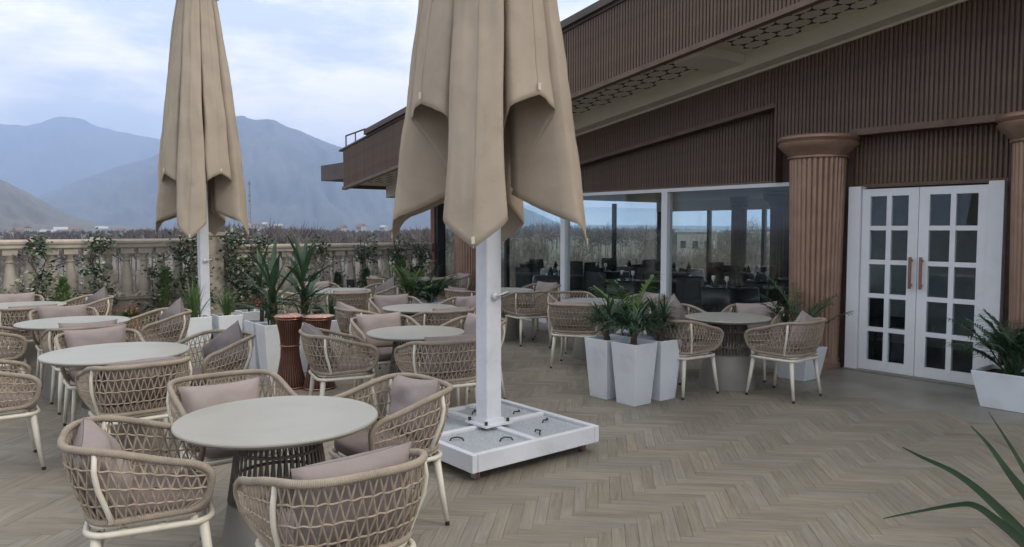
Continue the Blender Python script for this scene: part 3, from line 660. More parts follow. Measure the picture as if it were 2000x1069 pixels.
def make_chair():
    t = empty('rope_armchair')
    # wound rail: one closed loop with rounded corners at the arm ends
    ra, rv = .13, .34; loop = []
    for a in np.linspace(-1 + ra, 1 - ra, 44): loop.append((a, 1.))
    for th in np.linspace(0, math.pi / 2, 7)[1:]: loop.append((1 - ra + ra * math.sin(th), 1 - rv + rv * math.cos(th)))
    for th in np.linspace(0, math.pi / 2, 7): loop.append((1 - ra + ra * math.cos(th), rv - rv * math.sin(th)))
    for a in np.linspace(1 - ra, -1 + ra, 44)[1:]: loop.append((a, 0.))
    for th in np.linspace(0, math.pi / 2, 7)[1:]: loop.append((-1 + ra - ra * math.sin(th), rv - rv * math.cos(th)))
    for th in np.linspace(0, math.pi / 2, 7)[:-1]: loop.append((-1 + ra - ra * math.cos(th), 1 - rv + rv * math.sin(th)))
    b = MB(); b.tube([chair_surface(a, v) for a, v in loop], .0165, 10, closed=True); b.build('rail', M_ROPE, t, True)
    b = MB(); rows = [0., .24, .49, .74, 1.]; nz_ = 38; off = 0; rs = random.Random(2)
    def lim(v):
        if v > 1 - rv: k = (v - (1 - rv)) / rv
        elif v < rv: k = (rv - v) / rv
        else: k = 0
        return 1 - ra + ra * math.sqrt(max(0, 1 - k * k)) - .01
    for i in range(4):
        v0, v1 = rows[i], rows[i + 1]
        for k in range(nz_ * 2):
            x0 = -1 + 2 * (k + (i % 2)) / (nz_ * 2); x1 = x0 + 1 / nz_
            lo, hi = (v0, v1) if k % 2 == 0 else (v1, v0)
            a0 = np.clip(x0, -lim(lo), lim(lo)); a1 = np.clip(x1, -lim(hi), lim(hi))
            j = rs.uniform(-.004, .004)
            b.tube([chair_surface(a0, lo), (chair_surface(a0, lo) + chair_surface(a1, hi)) / 2 * (1 + j * .3), chair_surface(a1, hi)], .0044, 4, caps=False)
    for v in rows[1:4]:
        L_ = lim(v); b.tube([chair_surface(a, v + .012 * math.sin(a * nz_ * math.pi)) * (1.004, 1.004, 1)[0] for a in np.linspace(-L_, L_, 61)], .0048, 4, caps=False)
    b.build('rope_lattice', M_LAT, t)
    for sgn in (-1, 1):
        b = MB(); p0 = chair_surface(sgn * .44, .97); p1 = chair_surface(sgn * .44, .5) * np.array([1.04, 1.04, 1]); p2 = chair_surface(sgn * .46, .02) * np.array([1.03, 1.03, 1]); p3 = np.array([sgn * .2, -.2, .415])
        b.tube([p0, (p0 + p1) / 2 + np.array([sgn * .008, -.008, 0]), p1, (p1 + p2) / 2, p2, p3], .0115, 8); b.build('strut', M_CREAM, t, True)
    def rr(wd, y0, y1, z, r=.09, n=6):
        pts = []
        for cx, cy, a0 in ((wd - r, y1 - r, 0), (-wd + r, y1 - r, 90), (-wd + r, y0 + r, 180), (wd - r, y0 + r, 270)):
            for k in range(n + 1): a = R(a0 + 90 * k / n); pts.append((cx + r * math.cos(a), cy + r * math.sin(a), z))
        return pts
    b = MB(); b.tube(rr(.262, -.245, .255, .405), .0145, 8, closed=True); b.tube(rr(.235, -.225, .20, .432, .08), .011, 8, closed=True)
    for y in (-.1, .05, .18): b.box((0, y, .408), (.5, .03, .012))
    b.build('seat_frame', M_CREAM, t, True)
    for sx in (-1, 1):
        for sy, yy in ((1, .215), (-1, -.2)):
            b = MB(); b.tube([(sx * .225, yy, .41), (sx * .245, yy + sy * .025, .2), (sx * .262, yy + sy * .05, .026)], [.0235, .019, .0138], 8); l_ = b.build('leg', M_CREAM, t, True)
            b = MB(); b.tube([(sx * .262, yy + sy * .05, .018), (sx * .263, yy + sy * .052, 0)], [.0135, .0135], 8); b.build('foot_cap', M_BLK, l_)
    b = MB(); G = []
    for z, k in ((.425, .93), (.435, .985), (.455, 1.), (.478, .99), (.49, .95), (.495, .85), (.498, .5), (.499, .05)):
        G.append([(.235 * k * np.sign(math.cos(a)) * abs(math.cos(a)) ** .4, .02 + .235 * k * np.sign(math.sin(a)) * abs(math.sin(a)) ** .4, z) for a in np.linspace(0, 2 * math.pi, 44, endpoint=False)])
    b.grid(G, True); b.build('seat_cushion', M_SEAT, t, True)
    return t
def pillow_mesh(seed, wd=.49, ht=.38, th=.17):
    rs = random.Random(seed); f = nearest_noise(seed); b = MB(); n = 18
    for sd in (1, -1):
        G = []
        for j in range(n + 1):
            row = []
            for i in range(n + 1):
                x = -1 + 2 * i / n; y = -1 + 2 * j / n
                e = (1 - abs(x) ** 3.2) * (1 - abs(y) ** 3.2); t_ = th / 2 * max(0, e) ** .45
                t_ += (float(fbm(f, (x + 3) * 1.6, (y + 3) * 1.6, 3)) - .45) * .045 * min(1, e * 2)
                px = x * (1 - .07 * (1 - y * y)); py = y * (1 - .08 * (1 - x * x))
                row.append((px * wd / 2, sd * max(t_, 0.001 if e <= 0 else .004), py * ht / 2))
            G.append(row if sd < 0 else row[::-1])
        b.grid(G)
    me = b.mesh('pillow', M_PIL, True); return me
PILM = [pillow_mesh(s) for s in (3, 7, 12, 19)]
chair_proto = make_chair(); first_chair = [True]
rsC = random.Random(77)
def place_chair(tc, ang, rad, label, plabel, group, twist=0., pil=(0., 0., 0.), grey=False):
    a = R(ang); x = tc[0] + rad * math.cos(a); y = tc[1] + rad * math.sin(a); rz = a + math.pi / 2 + R(twist)
    o = chair_proto if first_chair[0] else copy_tree(chair_proto); first_chair[0] = False
    o.location = (x, y, 0); o.rotation_euler = (0, 0, rz); tag(o, label, 'armchair', group)
    if plabel:
        me = rsC.choice(PILM); p = ob('pillow', me)
        dx, tilt, roll = pil[:3]; dz = pil[3] if len(pil) > 3 else 0.
        loc = Matrix.Rotation(rz, 4, 'Z') @ Vector((dx, -.185, .655 + dz)); p.location = (x + loc.x, y + loc.y, loc.z)
        p.rotation_euler = (Matrix.Rotation(rz, 4, 'Z') @ Matrix.Rotation(R(14 + tilt), 4, 'X') @ Matrix.Rotation(R(roll), 4, 'Y')).to_euler()
        if grey:
            p.data = me.copy(); p.data.materials[0] = M_PILG
        tag(p, plabel, 'pillow', 'pillows on the rope armchairs')
# ------------------------------------------------------------------ round tables
def make_table(rad):
    t = empty('round_table'); b = MB(); b.lathe([(rad * .3, .716), (rad - .035, .716), (rad - .006, .732), (rad, .738), (rad, .745), (rad - .004, .75), (rad * .5, .7505)], 72); me = b.mesh('tabletop', M_TOP); sharp(me, 30); ob('tabletop', me, t)
    b = MB(); r_ = lambda z: .195 + (.30 - .195) * (1 - z / .70)
    b.lathe([(.30, 0), (.305, .01), (r_(.36), .36), (r_(.36) - .01, .365)], 48); me = b.mesh('cone_base', M_TCONE); sharp(me, 40); ob('cone_base', me, t)
    b = MB(); n = 92
    for k in range(n):
        a = 2 * math.pi * k / n; a2 = a + (.06 if k % 2 else -.06)
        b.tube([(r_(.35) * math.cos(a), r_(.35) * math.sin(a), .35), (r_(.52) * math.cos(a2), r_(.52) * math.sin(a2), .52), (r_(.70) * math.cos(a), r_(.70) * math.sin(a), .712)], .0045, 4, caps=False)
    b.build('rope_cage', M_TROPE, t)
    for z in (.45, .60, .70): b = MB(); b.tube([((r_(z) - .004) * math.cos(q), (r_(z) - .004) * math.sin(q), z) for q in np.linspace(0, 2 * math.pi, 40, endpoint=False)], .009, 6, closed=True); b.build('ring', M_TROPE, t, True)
    b = MB(); b.lathe([(.16, .708), (.24, .708), (.24, .7155), (.16, .7155)], 32); b.build('top_plate', M_BLK, t)
    return t
protos_t = {1: make_table(.52), 0: make_table(.45), 2: make_table(.495)}; used_t = {0: False, 1: False, 2: False}
def place_table(x, y, big, label):
    k = big; pr = protos_t[k]
    o = pr if not used_t[k] else copy_tree(pr); used_t[k] = True
    o.location = (x, y, 0); o.rotation_euler = (0, 0, rsC.uniform(0, 6)); tag(o, label, 'table', 'round terrace tables')
F_, L_, B_, R_ = 'turned from the camera', 'on the left', 'facing the camera', 'on the right'
TABLES = [
 # x, y, big, table label, short phrase, [(angle, radius, side word, twist, pillow or None)]
 (-1.18, 3.74, 2, 'round greige table nearest the camera at bottom left', 'the nearest table', [(-146, .60, L_, -8, (.03, 10, 6, -.03)), (-58, .86, F_, 4, (0, -2, -3)), (50, .70, R_, -12, (0, -4, 5, -.02)), (126, .80, B_, 3, (0, 8, 0, -.075))]),
 (-3.06, 5.76, 1, 'round greige table behind and left of the nearest table', 'the second table of the left row', [(-52, .66, F_, 3, (0, 18, 0)), (48, .72, R_, 10, (.02, 0, 34, -.03)), (127, .74, B_, 0, (0, 0, 2)), (-141, .80, L_, 0, (0, 4, 0))]),
 (-4.50, 7.66, 1, 'third round table of the left row, half hidden by pillows', 'the third table of the left row', [(-52, .66, F_, 0, (0, 0, 0)), (42, .78, R_, 4, (0, 0, 35)), (127, .74, B_, 0, (0, -2, 0)), (-141, .70, L_, 0, (0, 2, 0))]),
 (-6.15, 9.30, 1, 'round table farthest left, cut by the picture edge', 'the farthest left table', [(-48, .66, F_, 0, (0, 16, 0)), (55, .76, R_, 0, (0, 0, 30)), (126, .72, B_, 0, (0, 0, 0))]),
 (-.89, 6.89, 0, 'round table just left of the white umbrella post', 'the table left of the umbrella post', [(-161, .68, L_, 6, (0, 14, 10)), (-63, .64, F_, -2, (0, 8, 0)), (47, .66, R_, 0, (0, 0, 0)), (122, .68, B_, 0, (0, 0, 0))]),
 (-1.12, 9.05, 0, 'round table behind the one left of the umbrella post', 'the second table left of the post', [(-59, .62, F_, 0, (0, 10, 0)), (48, .66, R_, 0, (0, 0, 8)), (121, .70, B_, 0, (0, 0, 0)), (-146, .68, L_, 0, (0, 14, 12))]),
 (-2.70, 11.55, 1, 'round table at the back near the balustrade', 'the back table by the balustrade', [(-66, .72, F_, 0, (0, 12, 0)), (45, .72, R_, 0, (0, 0, 28)), (124, .74, B_, 0, (0, 0, 0)), (-148, .72, L_, 0, None)]),
 (-.12, 11.68, 0, 'round table half hidden behind the white umbrella post', 'the table behind the umbrella post', [(-58, .66, F_, -4, None), (-141, .66, L_, 0, (0, 0, 0)), (38, .66, R_, 0, (0, 0, 0))]),
 (1.10, 9.85, 0, 'round table by the window, left of the planter cluster', 'the window table left of the planters', [(-116, .68, F_, 8, (0, 16, 0)), (22, .66, R_, 0, (0, 0, 0)), (110, .66, B_, 0, None)]),
 (2.33, 8.06, 0, 'round table between the planter cluster and the big column', 'the table beside the big column', [(-150, .66, L_, 4, (0, 0, 20)), (-47, .66, F_, -4, (.06, 0, 18)), (52, .68, R_, 0, (0, 0, 6)), (122, .68, B_, 0, (0, 0, 30))]),
 (-1.75, 14.35, 0, 'farthest round table in the corner by the reddish post', 'the far corner table', [(-52, .66, F_, 0, (0, 12, 0)), (-148, .70, L_, 0, (0, 0, 0)), (30, .68, R_, 0, (0, 6, 0))]),
]
for x, y, big, lab, ph, chs in TABLES:
    place_table(x, y, big, lab)
    for ang, rad, side, tw, pil in chs:
        place_chair((x, y), ang, rad, 'rope armchair %s of %s' % (side, ph) if side in (L_, R_) else 'rope armchair %s at %s' % (side, ph),
                    None if pil is None else 'pillow in the armchair %s of %s' % (side, ph) if side in (L_, R_) else 'pillow in the armchair %s at %s' % (side, ph),
                    'rope armchairs round the terrace tables', tw + rsC.uniform(-2, 2), pil or (0, 0, 0), grey=(side == R_ and x < -2) or (side == L_ and -1 < x < 0))

# ------------------------------------------------------------------ folded umbrellas
def umbrella(x, y, rz, slim, seed, label, base_side=1.2, spin=0., APEX=5.09, HS=2.5, CR=1.414, top=.17, VH=1.25):
    t = empty('folded_umbrella', (x, y, 0), rz); tag(t, label, 'umbrella', 'folded square umbrellas')
    h = base_side / 2; f = nearest_noise(seed); rs = random.Random(seed)
    b = MB(); b.box((0, 0, 2.65), (.145, .145, 5.0))
    for sx, sy in ((1, 1), (-1, 1), (1, -1), (-1, -1)): pass
    me = b.mesh('post', M_WMET); o = ob('post', me, t); bv = o.modifiers.new('bevel', 'BEVEL'); bv.width = .014; bv.segments = 2
    # rolling frame
    b = MB(); q = .045
    for sx in (-1, 1):
        b.box((sx * (h - q / 2), 0, .14), (q, base_side, .125)); b.box((0, sx * (h - q / 2), .14), (base_side - 2 * q - .004, q, .125))
    b.box((0, 0, .165), (base_side - 2 * q - .004, .05, .07)); b.box((0, h / 2 - .012, .165), (.05, h - .075, .07)); b.box((0, -h / 2 + .012, .165), (.05, h - .075, .07))
    b.box((0, 0, .09), (base_side - 2 * q - .01, base_side - 2 * q - .01, .012))
    o = b.build('base_frame', M_WMET, t); bv = o.modifiers.new('bevel', 'BEVEL'); bv.width = .004; bv.segments = 1
    b = MB(); b.box((0, 0, .212), (.26, .26, .016)); b.box((0, 0, .235), (.17, .17, .03)); b.build('post_foot', M_WMET, t)
    for sx, sy in ((1, 1), (1, -1), (-1, 1), (-1, -1)):
        b = MB(); b.tube([(sx * .105, sy * .105, .21), (sx * .105, sy * .105, .245)], .012, 6); b.build('bolt', M_BLK, t)
        c = (sx * (h / 2 - .012), sy * (h / 2 - .012)); sw = h - .09
        b = MB(); b.box((c[0], c[1], .148), (sw, sw, .06)); sb = b.build('ballast_slab', M_GRAN, t)
        for k in (-1, 1):
            px, py = c[0] + k * sw * .27 * sx, c[1] - k * sw * .22 * sy; aa = rs.uniform(0, 3.1); dx, dy = math.cos(aa) * .05, math.sin(aa) * .05
            b = MB(); b.tube([(px - dx, py - dy, .176), (px - dx * .8, py - dy * .8, .196), (px + dy * .5, py - dx * .5, .198), (px + dx * .8, py + dy * .8, .196), (px + dx, py + dy, .176)], .006, 6); b.build('handle', M_BLK, sb, True)
        cx, cy = sx * (h - .09), sy * (h - .09)
        b = MB(); b.box((cx, cy, .066), (.05, .05, .022)); b.box((cx - .018, cy, .045), (.005, .045, .06)); b.box((cx + .018, cy, .045), (.005, .045, .06)); cs = b.build('caster', mat('steel', (.35, .36, .38), .4, .8) if 'steel' not in MATS else MATS['steel'], t)
        b = MB(); b.tube([(cx - .014, cy + .01, .034), (cx + .014, cy + .01, .034)], .034, 14); b.build('wheel', mat('red_wheel', (.22, .07, .06), .6) if 'red_wheel' not in MATS else MATS['red_wheel'], cs)
    # crank boss on the post
    b = MB(); b.tube([(.0, -.072, 1.19), (0, -.095, 1.19)], .03, 12); b.tube([(0, -.09, 1.19), (.05, -.12, 1.21), (.09, -.12, 1.22)], .008, 6); b.build('crank', M_WMET, t, True)
    # canopy: eight lobes of slack cloth, the four corner lobes hang to long points
    nq = 26; rows = 60; G = []
    for j in range(rows + 1):
        row = []
        for k in range(8):
            corner = k % 2 == 0; th0 = k * math.pi / 4 + spin
            wob = rs.uniform(-.03, .03) if j == 0 else 0
            for i in range(nq):
                q_ = -1 + 2 * i / nq; phi_c = abs(q_) * 22.5
                aq = abs(q_); sq = -1 if q_ < 0 else 1; m_ = min(1, aq / .52); v_ = max(0., (aq - .52) / .48)
                hem = (CR - .075 * m_ - (CR - .075 - VH) * v_ ** 1.1) if corner else 1 + .035 * m_ + (VH - 1.035) * v_ ** 1.2
                tt = .015 + .985 * (j / rows); rho = tt * HS * hem
                ro = (top + (.57 - top) * min(1, rho / 2.1) ** .8 + .105 * max(0, rho - 2.1)) * slim * (1. if corner else .95)
                if rho < .2: ro *= .55 + .45 * rho / .2
                ri = (.12 + .025 * rho) * min(1, .5 + rho)
                hw = min((.105 + .034 * rho) * slim * (1. if corner else 1.08), ro * .37)
                lat = hw * (.82 * m_ + .18 * math.sin(m_ * math.pi / 2)); rad = ro * ((1 - .05 * m_ * m_) if corner else (1 - .09 * m_))
                if corner: rad += .010 * math.exp(-(q_ * 16) ** 2) * min(1, rho)
                bl = v_ ** .9; vl = ri * math.sin(R(22.5)); vr = ri * math.cos(R(22.5))
                lat = sq * (lat * (1 - bl ** 1.3) + vl * bl ** 1.3); rad = rad * (1 - bl) + vr * bl
                # loose cloth: slow waves that grow towards the hem
                ns = float(fbm(f, th0 * 2.2 + q_ * .8 + 9, rho * 1.1 + k * 3.7, 3)) - .45; rad += ns * .09 * min(1, rho / 2.5) * (1 - bl) + (float(fbm(f, q_ * 8 + k * 9.3 + rho * .5, rho * 2.2 + 40, 4)) - .45) * .046 * min(1, .3 + rho / 3) * (1 - bl); lat += (float(fbm(f, k * 5.1 + rho * .9, q_ + 20, 2)) - .38) * .10 * min(1, rho / 2.5) * (1 - bl)
                zz = APEX - rho * .995 + .03 * math.sin(k * 2.1 + seed)
                row.append((rad * math.cos(th0) - lat * math.sin(th0), rad * math.sin(th0) + lat * math.cos(th0), zz))
        G.append(row)
    b = MB(); b.grid(G, True); o = b.build('canopy', M_CANOPY, t, True)
    so_ = o.modifiers.new('thick', 'SOLIDIFY'); so_.thickness = .002
    for k in range(8):
        d_ = np.array([math.cos(k * math.pi / 4 + spin), math.sin(k * math.pi / 4 + spin), 0])
        b = MB(); b.tube([np.array(G[j][k * nq + nq // 2]) + d_ * .002 for j in range(3, rows + 1)], .0035, 5, caps=False); b.build('seam', M_CANOPY, t, True)
        p = np.array(G[rows][k * nq + nq // 2]); th0 = k * math.pi / 4 + spin; d = np.array([math.cos(th0), math.sin(th0), 0])
        ax = [np.array([-math.sin(th0), math.cos(th0), 0]), d, Z]
        p2 = np.array(G[rows - 1][k * nq + nq // 2]); p2 = np.array([p2[0], p2[1], 0]) + d * .008 + Z * (p[2] + .055)
        b = MB(); b.box(p2, (.022, .010, .05), ax); b.build('hem_clip', M_CREAM, t)
    b = MB(); b.lathe([(.02, APEX + .14), (.12, APEX + .1), (top + .06, APEX - .06), (top + .12, APEX - .22), (top + .1, APEX - .23)], 32, caps=False); b.build('vent_cap', M_CANOPY, t, True)
    return t
BASE_RZ = R(-90 + 38.5 + 1) 
umbrella(-.18, 5.72, R(39.5), 1.0, 4, 'tan folded umbrella on a white wheeled base, nearer the camera', spin=R(45))
umbrella(-4.92, 11.95, R(39.5), .92, 9, 'tan folded umbrella at the back left, before the balustrade', 1.05, spin=R(58), APEX=5.56, HS=3.05, CR=1.315, top=.24, VH=1.18)

# ------------------------------------------------------------------ planters and plants
def planter(parent, top, bot, h, m=M_POT):
    b = MB(); t, q = top / 2, bot / 2; i = t - .022
    lv = [(q, 0), (t, h - .0), (t, h), (i, h), (i - .004, h - .05)]
    vs = []
    for r, z in ((q, .0), (t, h - .004), (t - .004, h), (i, h), (i - .003, h - .05)): vs += [(-r, -r, z), (r, -r, z), (r, r, z), (-r, r, z)]
    fs = [(3, 2, 1, 0)]
    for k in range(4):
        for e in range(4): n_ = (e + 1) % 4; fs.append((k * 4 + e, k * 4 + n_, k * 4 + 4 + n_, k * 4 + 4 + e))
    b.add(vs, fs); o = b.build('planter', m, parent); bv = o.modifiers.new('bevel', 'BEVEL'); bv.width = .006; bv.segments = 2; bv.limit_method = 'ANGLE'
    b = MB(); b.box((0, 0, h - .05), (2 * i - .012, 2 * i - .012, .02)); b.build('soil', M_SOIL, parent)
def fronds_fan(parent, z0, n, seed, ln=.30, trunk=.14, m=M_LEAFD):
    rs = random.Random(seed); b = MB(); pts = [(0, 0, z0 - .06)] + [(rs.uniform(-.01, .01), rs.uniform(-.01, .01), z0 + trunk * k / 4) for k in range(1, 5)]
    b.tube(pts, [.032, .034, .030, .030, .022], 9); b.build('trunk', M_TRUNK, parent)
    for k in range(n):
        a = k * 2.399 + rs.uniform(-.3, .3); e = rs.uniform(.35, 1.38); l = ln * rs.uniform(.55, 1.)
        d = np.array([math.cos(a) * math.cos(e), math.sin(a) * math.cos(e), math.sin(e)]); p0 = np.array([0, 0, z0 + trunk * .9]); p1 = p0 + d * l * .75
        b = MB(); b.tube([p0, (p0 + p1) / 2 + Z * .01, p1], [.007, .005, .004], 5, caps=False)
        sd = np.cross(d, Z); sd /= np.linalg.norm(sd) + 1e-6; up = np.cross(sd, d)
        nl = 13
        for j in range(nl):
            q = (j / (nl - 1) - .5) * 2 * R(100); dd = d * math.cos(q) + sd * math.sin(q) + up * (.12 + .1 * abs(math.sin(q))); dd = dd / np.linalg.norm(dd)
            b.blade(p1, dd, ln * rs.uniform(.85, 1.15) * (1 - .22 * abs(q) / R(100)), .020, rs.uniform(.5, 1.1), 5)
        b.build('frond', m, parent)
def straps(parent, z0, n, seed, ln=.6, wd=.03, spread=.5, droop=.8, m=M_LEAFY, name='foliage', r0=.06):
    rs = random.Random(seed); b = MB()
    for k in range(n):
        a = rs.uniform(0, 6.28); e = math.pi / 2 - abs(rs.gauss(0, spread)); e = max(.15, e); r = rs.uniform(0, r0); a2 = rs.uniform(0, 6.28)
        b.blade((r * math.cos(a2), r * math.sin(a2), z0 - .03), (math.cos(a) * math.cos(e), math.sin(a) * math.cos(e), math.sin(e)), ln * rs.uniform(.55, 1.1), wd * rs.uniform(.7, 1.2), droop * rs.uniform(.3, 1.4), 7)
    b.build(name, m, parent)
def dracaena(parent, z0, stem, n, seed, ln=.6, wd=.055, m=M_LEAF):
    rs = random.Random(seed); b = MB(); b.tube([(0, 0, z0 - .05), (.01, 0, z0 + stem * .5), (0, .01, z0 + stem)], [.028, .024, .018], 8); b.build('trunk', M_TRUNK, parent)
    for k in range(n):
        a = k * 2.399 + rs.uniform(-.2, .2); t = k / n; e = R(15 + 70 * t) + rs.uniform(-.15, .15); zz = z0 + stem * (.25 + .75 * t)
        b = MB(); b.blade((0, 0, zz), (math.cos(a) * math.cos(e), math.sin(a) * math.cos(e), math.sin(e)), ln * rs.uniform(.75, 1.1), wd * rs.uniform(.8, 1.15), rs.uniform(.25, 1.0), 7, fold=.35); b.build('leaf', m, parent)
def areca(parent, z0, n, seed, ln=.75, m=M_LEAFD, lw=.02, spread=.55):
    rs = random.Random(seed)
    for k in range(n):
        a = k * 2.399 + rs.uniform(-.3, .3); e = math.pi / 2 - abs(rs.gauss(.25, spread * .6)); l = ln * rs.uniform(.65, 1.05)
        p = np.array([rs.uniform(-.06, .06), rs.uniform(-.06, .06), z0 - .04]); d = np.array([math.cos(a) * math.cos(e), math.sin(a) * math.cos(e), math.sin(e)]); pts = [p]; ns = 12; b = MB()
        for i in range(ns):
            d = d + np.array([math.cos(a) * .05, math.sin(a) * .05, -.085 * i / ns]); d /= np.linalg.norm(d); p = p + d * l / ns; pts.append(p)
            if i >= 4:
                sd = np.cross(d, Z); sd /= np.linalg.norm(sd) + 1e-6
                for sg in (-1, 1):
                    for h_ in (0., .5):
                        lf = .24 * (1 - .55 * (i - 4) / (ns - 4)) * rs.uniform(.8, 1.15)
                        b.blade(p - d * l / ns * h_, sd * sg * .8 + d * .75 + Z * .15, lf, lw, rs.uniform(.5, 1.1), 4)
        b.tube(pts, [.009 - .006 * i / ns for i in range(ns + 1)], 5, caps=False); b.build('frond', m, parent)
def potted(name, loc, label, cat='potted plant', group=None, rz=R(38.5)):
    t = empty(name, tuple(loc), rz); tag(t, label, cat, group); return t
c0 = np.array([1.19, 7.25, 0]); e1, e2 = U * .37, -N * .37
for k, (p, lab) in enumerate([(c0, 'front tall white planter of the cluster, fan palm, nearest corner'), (c0 + e1, 'left tall white planter of the four-planter cluster with fan palm'), (c0 + e2, 'right tall white planter of the four-planter cluster with fan palm'), (c0 + e1 + e2, 'rear tall white planter of the four-planter cluster, mostly hidden')]):
    t = potted('potted_palm', p, lab, group='tall white palm planters'); planter(t, .32, .235, .60); fronds_fan(t, .57, 12 if k < 3 else 8, 40 + k, .25, .12)
    if k == 3: areca(t, .57, 6, 60, .75, M_LEAFY, .028)
c0 = np.array([-2.78, 8.68, 0])
for k, (p, lab) in enumerate([(c0, 'tall white planter with broad-leaved plant beside the copper stands'), (c0 + e1 * 1.0, 'tall white planter with stalky plant left of the copper stands'), (c0 + e2, 'tall white planter behind the left copper stand, long leaves'), (c0 + e2 * 2.0, 'tall white planter seen between the two copper stands')]):
    t = potted('potted_palm', p, lab, group='tall white palm planters'); planter(t, .32, .235, .60)
    if k == 0: dracaena(t, .57, .46, 18, 70, .62, .080, M_LEAFD); straps(t, .57, 14, 3, .5, .022, .35, .5, M_LEAF)
    elif k == 1: dracaena(t, .57, .55, 12, 71, .55, .05, M_LEAFD)
    elif k == 2: dracaena(t, .57, .60, 20, 72, .62, .080, M_LEAFD); fronds_fan(t, .57, 7, 73, .30, .2, M_LEAF); straps(t, .57, 16, 31, .55, .02, .4, .6, M_LEAF)
    else: straps(t, .57, 30, 8, .42, .016, .35, .5, M_LEAF)
for k, (p, lab) in enumerate([((-4.60, 10.85, 0), 'squat white planter of upright grass in front of the back umbrella'), ((-4.24, 11.10, 0), 'squat white planter of fine arching grass right of the back umbrella post'), ((-4.08, 11.62, 0), 'flared white bowl planter behind the grass planters')]):
    t = potted('potted_grass', p, lab, group='squat white planters by the back umbrella'); planter(t, .36, .30 if k < 2 else .24, .43)
    if k < 2: straps(t, .41, 42 if k == 0 else 110, 5 + k, .62 if k == 0 else .52, .026 if k == 0 else .010, .28 if k == 0 else .38, .55, M_LEAFY, r0=.07 if k == 0 else .04)
    else: straps(t, .41, 30, 8, .3, .014, .6, .8, M_LEAF)
for k, (p, lab) in enumerate([((-1.72, 12.55, 0), 'white planter with bushy green palm behind the middle tables'), ((-1.38, 12.72, 0), 'white planter right of the bushy palm behind the middle tables'), ((-1.36, 12.28, 0), 'white planter with low spreading palm behind the middle tables')]):
    t = potted('potted_palm', p, lab, group='tall white palm planters'); planter(t, .32, .235, .50)
    if k == 0: areca(t, .47, 12, 80, .85, M_LEAFY, .03, .5)
    elif k == 1: areca(t, .47, 9, 81, .7, M_LEAF, .03, .8)
    else: areca(t, .47, 9, 82, .55, M_LEAF, .03, 1.)
t = potted('potted_palm', (3.28, 8.50, 0), 'squat white planter with feathery palm at the foot of the big column', group='squat white palm planters by the doors'); planter(t, .44, .33, .36); areca(t, .34, 11, 90, .98, M_LEAFD, .018, .16)
t = potted('potted_palm', (4.76, 7.08, 0), 'squat white planter with feathery palm right of the white doors', group='squat white palm planters by the doors'); planter(t, .52, .38, .35); areca(t, .33, 30, 91, .72, M_LEAFD, .019, .42)

# copper wire stands
def copper_stand(x, y, label):
    t = empty('copper_stand', (x, y, 0)); tag(t, label, 'stand', 'hourglass copper stands')
    prof = [(.165, .012), (.155, .06), (.125, .18), (.098, .33), (.092, .45), (.105, .58), (.125, .68), (.135, .745)]
    n = 34
    for k in range(n):
        a = 2 * math.pi * k / n; b = MB(); b.tube([(r * math.cos(a), r * math.sin(a), z) for r, z in prof], .005, 4, caps=False); b.build('wire', M_CU, t, True)
    b = MB(); b.lathe([(r - .012, z) for r, z in prof], 30); b.build('core', mat('copper_dark', (.10, .05, .036), .5, .4) if 'copper_dark' not in MATS else MATS['copper_dark'], t, True)
    for r, z, q in ((.168, .012, .012), (.100, .455, .008), (.139, .742, .010)): b = MB(); b.tube([(r * math.cos(a), r * math.sin(a), z) for a in np.linspace(0, 2 * math.pi, 36, endpoint=False)], q, 6, closed=True); b.build('ring', M_CU, t, True)
    b = MB(); b.lathe([(.10, .738), (.15, .752), (.166, .768), (.172, .772), (.166, .777), (.14, .766), (.06, .755)], 36); b.build('dish', MATS.get('copper_bright') or mat('copper_bright', (.62, .33, .22), .22, metal=.95, var=.08), t, True)
copper_stand(-2.38, 7.98, 'hourglass copper wire stand, left of the two in the foreground'); copper_stand(-2.06, 7.94, 'hourglass copper wire stand, right of the two in the foreground'); copper_stand(-2.45, 10.75, 'hourglass copper wire stand farther back behind the foreground pair')

# ------------------------------------------------------------------ climbers, conifers and pots along the balustrade
def climber(tt, wd, h, n, seed, pale, label, d=.27):
    t = empty('climbing_vine', tuple(BL(tt, d))); t.rotation_euler = (0, 0, FROT - math.pi / 2); tag(t, label, 'vine', 'variegated climbers on the balustrade'); rs = random.Random(seed)
    b = MB(); 
    for k in range(4): b.tube([(rs.uniform(-.05, .05), rs.uniform(-.05, .05), 0)] + [(rs.uniform(-.3, .3) * wd, rs.uniform(-.04, .05), h * q) for q in (.25, .5, .75, .95)], .007, 4, caps=False)
    b.build('stem', M_TRUNK, t)
    b = MB()
    cl = [(rs.gauss(0, .24) * wd, rs.uniform(.1, .96) * h, rs.uniform(.12, .26)) for _ in range(18)]
    for i in range(int(n * 1.1)):
        cx, cz, cr_ = rs.choice(cl); p = np.array([cx + rs.gauss(0, cr_ * .5), rs.gauss(-.02, .07), max(.02, cz + rs.gauss(0, cr_ * .5))])
        a = rs.uniform(0, 6.28); e = rs.uniform(-.9, .7); dd = np.array([math.cos(a) * math.cos(e), math.sin(a) * math.cos(e), math.sin(e)]); sd = np.cross(dd, (rs.uniform(-1, 1), rs.uniform(-1, 1), 1)); sd /= np.linalg.norm(sd) + 1e-6
        l = rs.uniform(.05, .095); ww = l * .38; nn = np.cross(dd, sd) * l * .12
        b.mi = 1 if rs.random() < pale else 0
        b.add([p, p + dd * l * .5 + sd * ww + nn, p + dd * l, p + dd * l * .5 - sd * ww + nn], [(0, 1, 2), (0, 2, 3)])
    b.build('foliage', [M_VINE, M_VINE2], t)
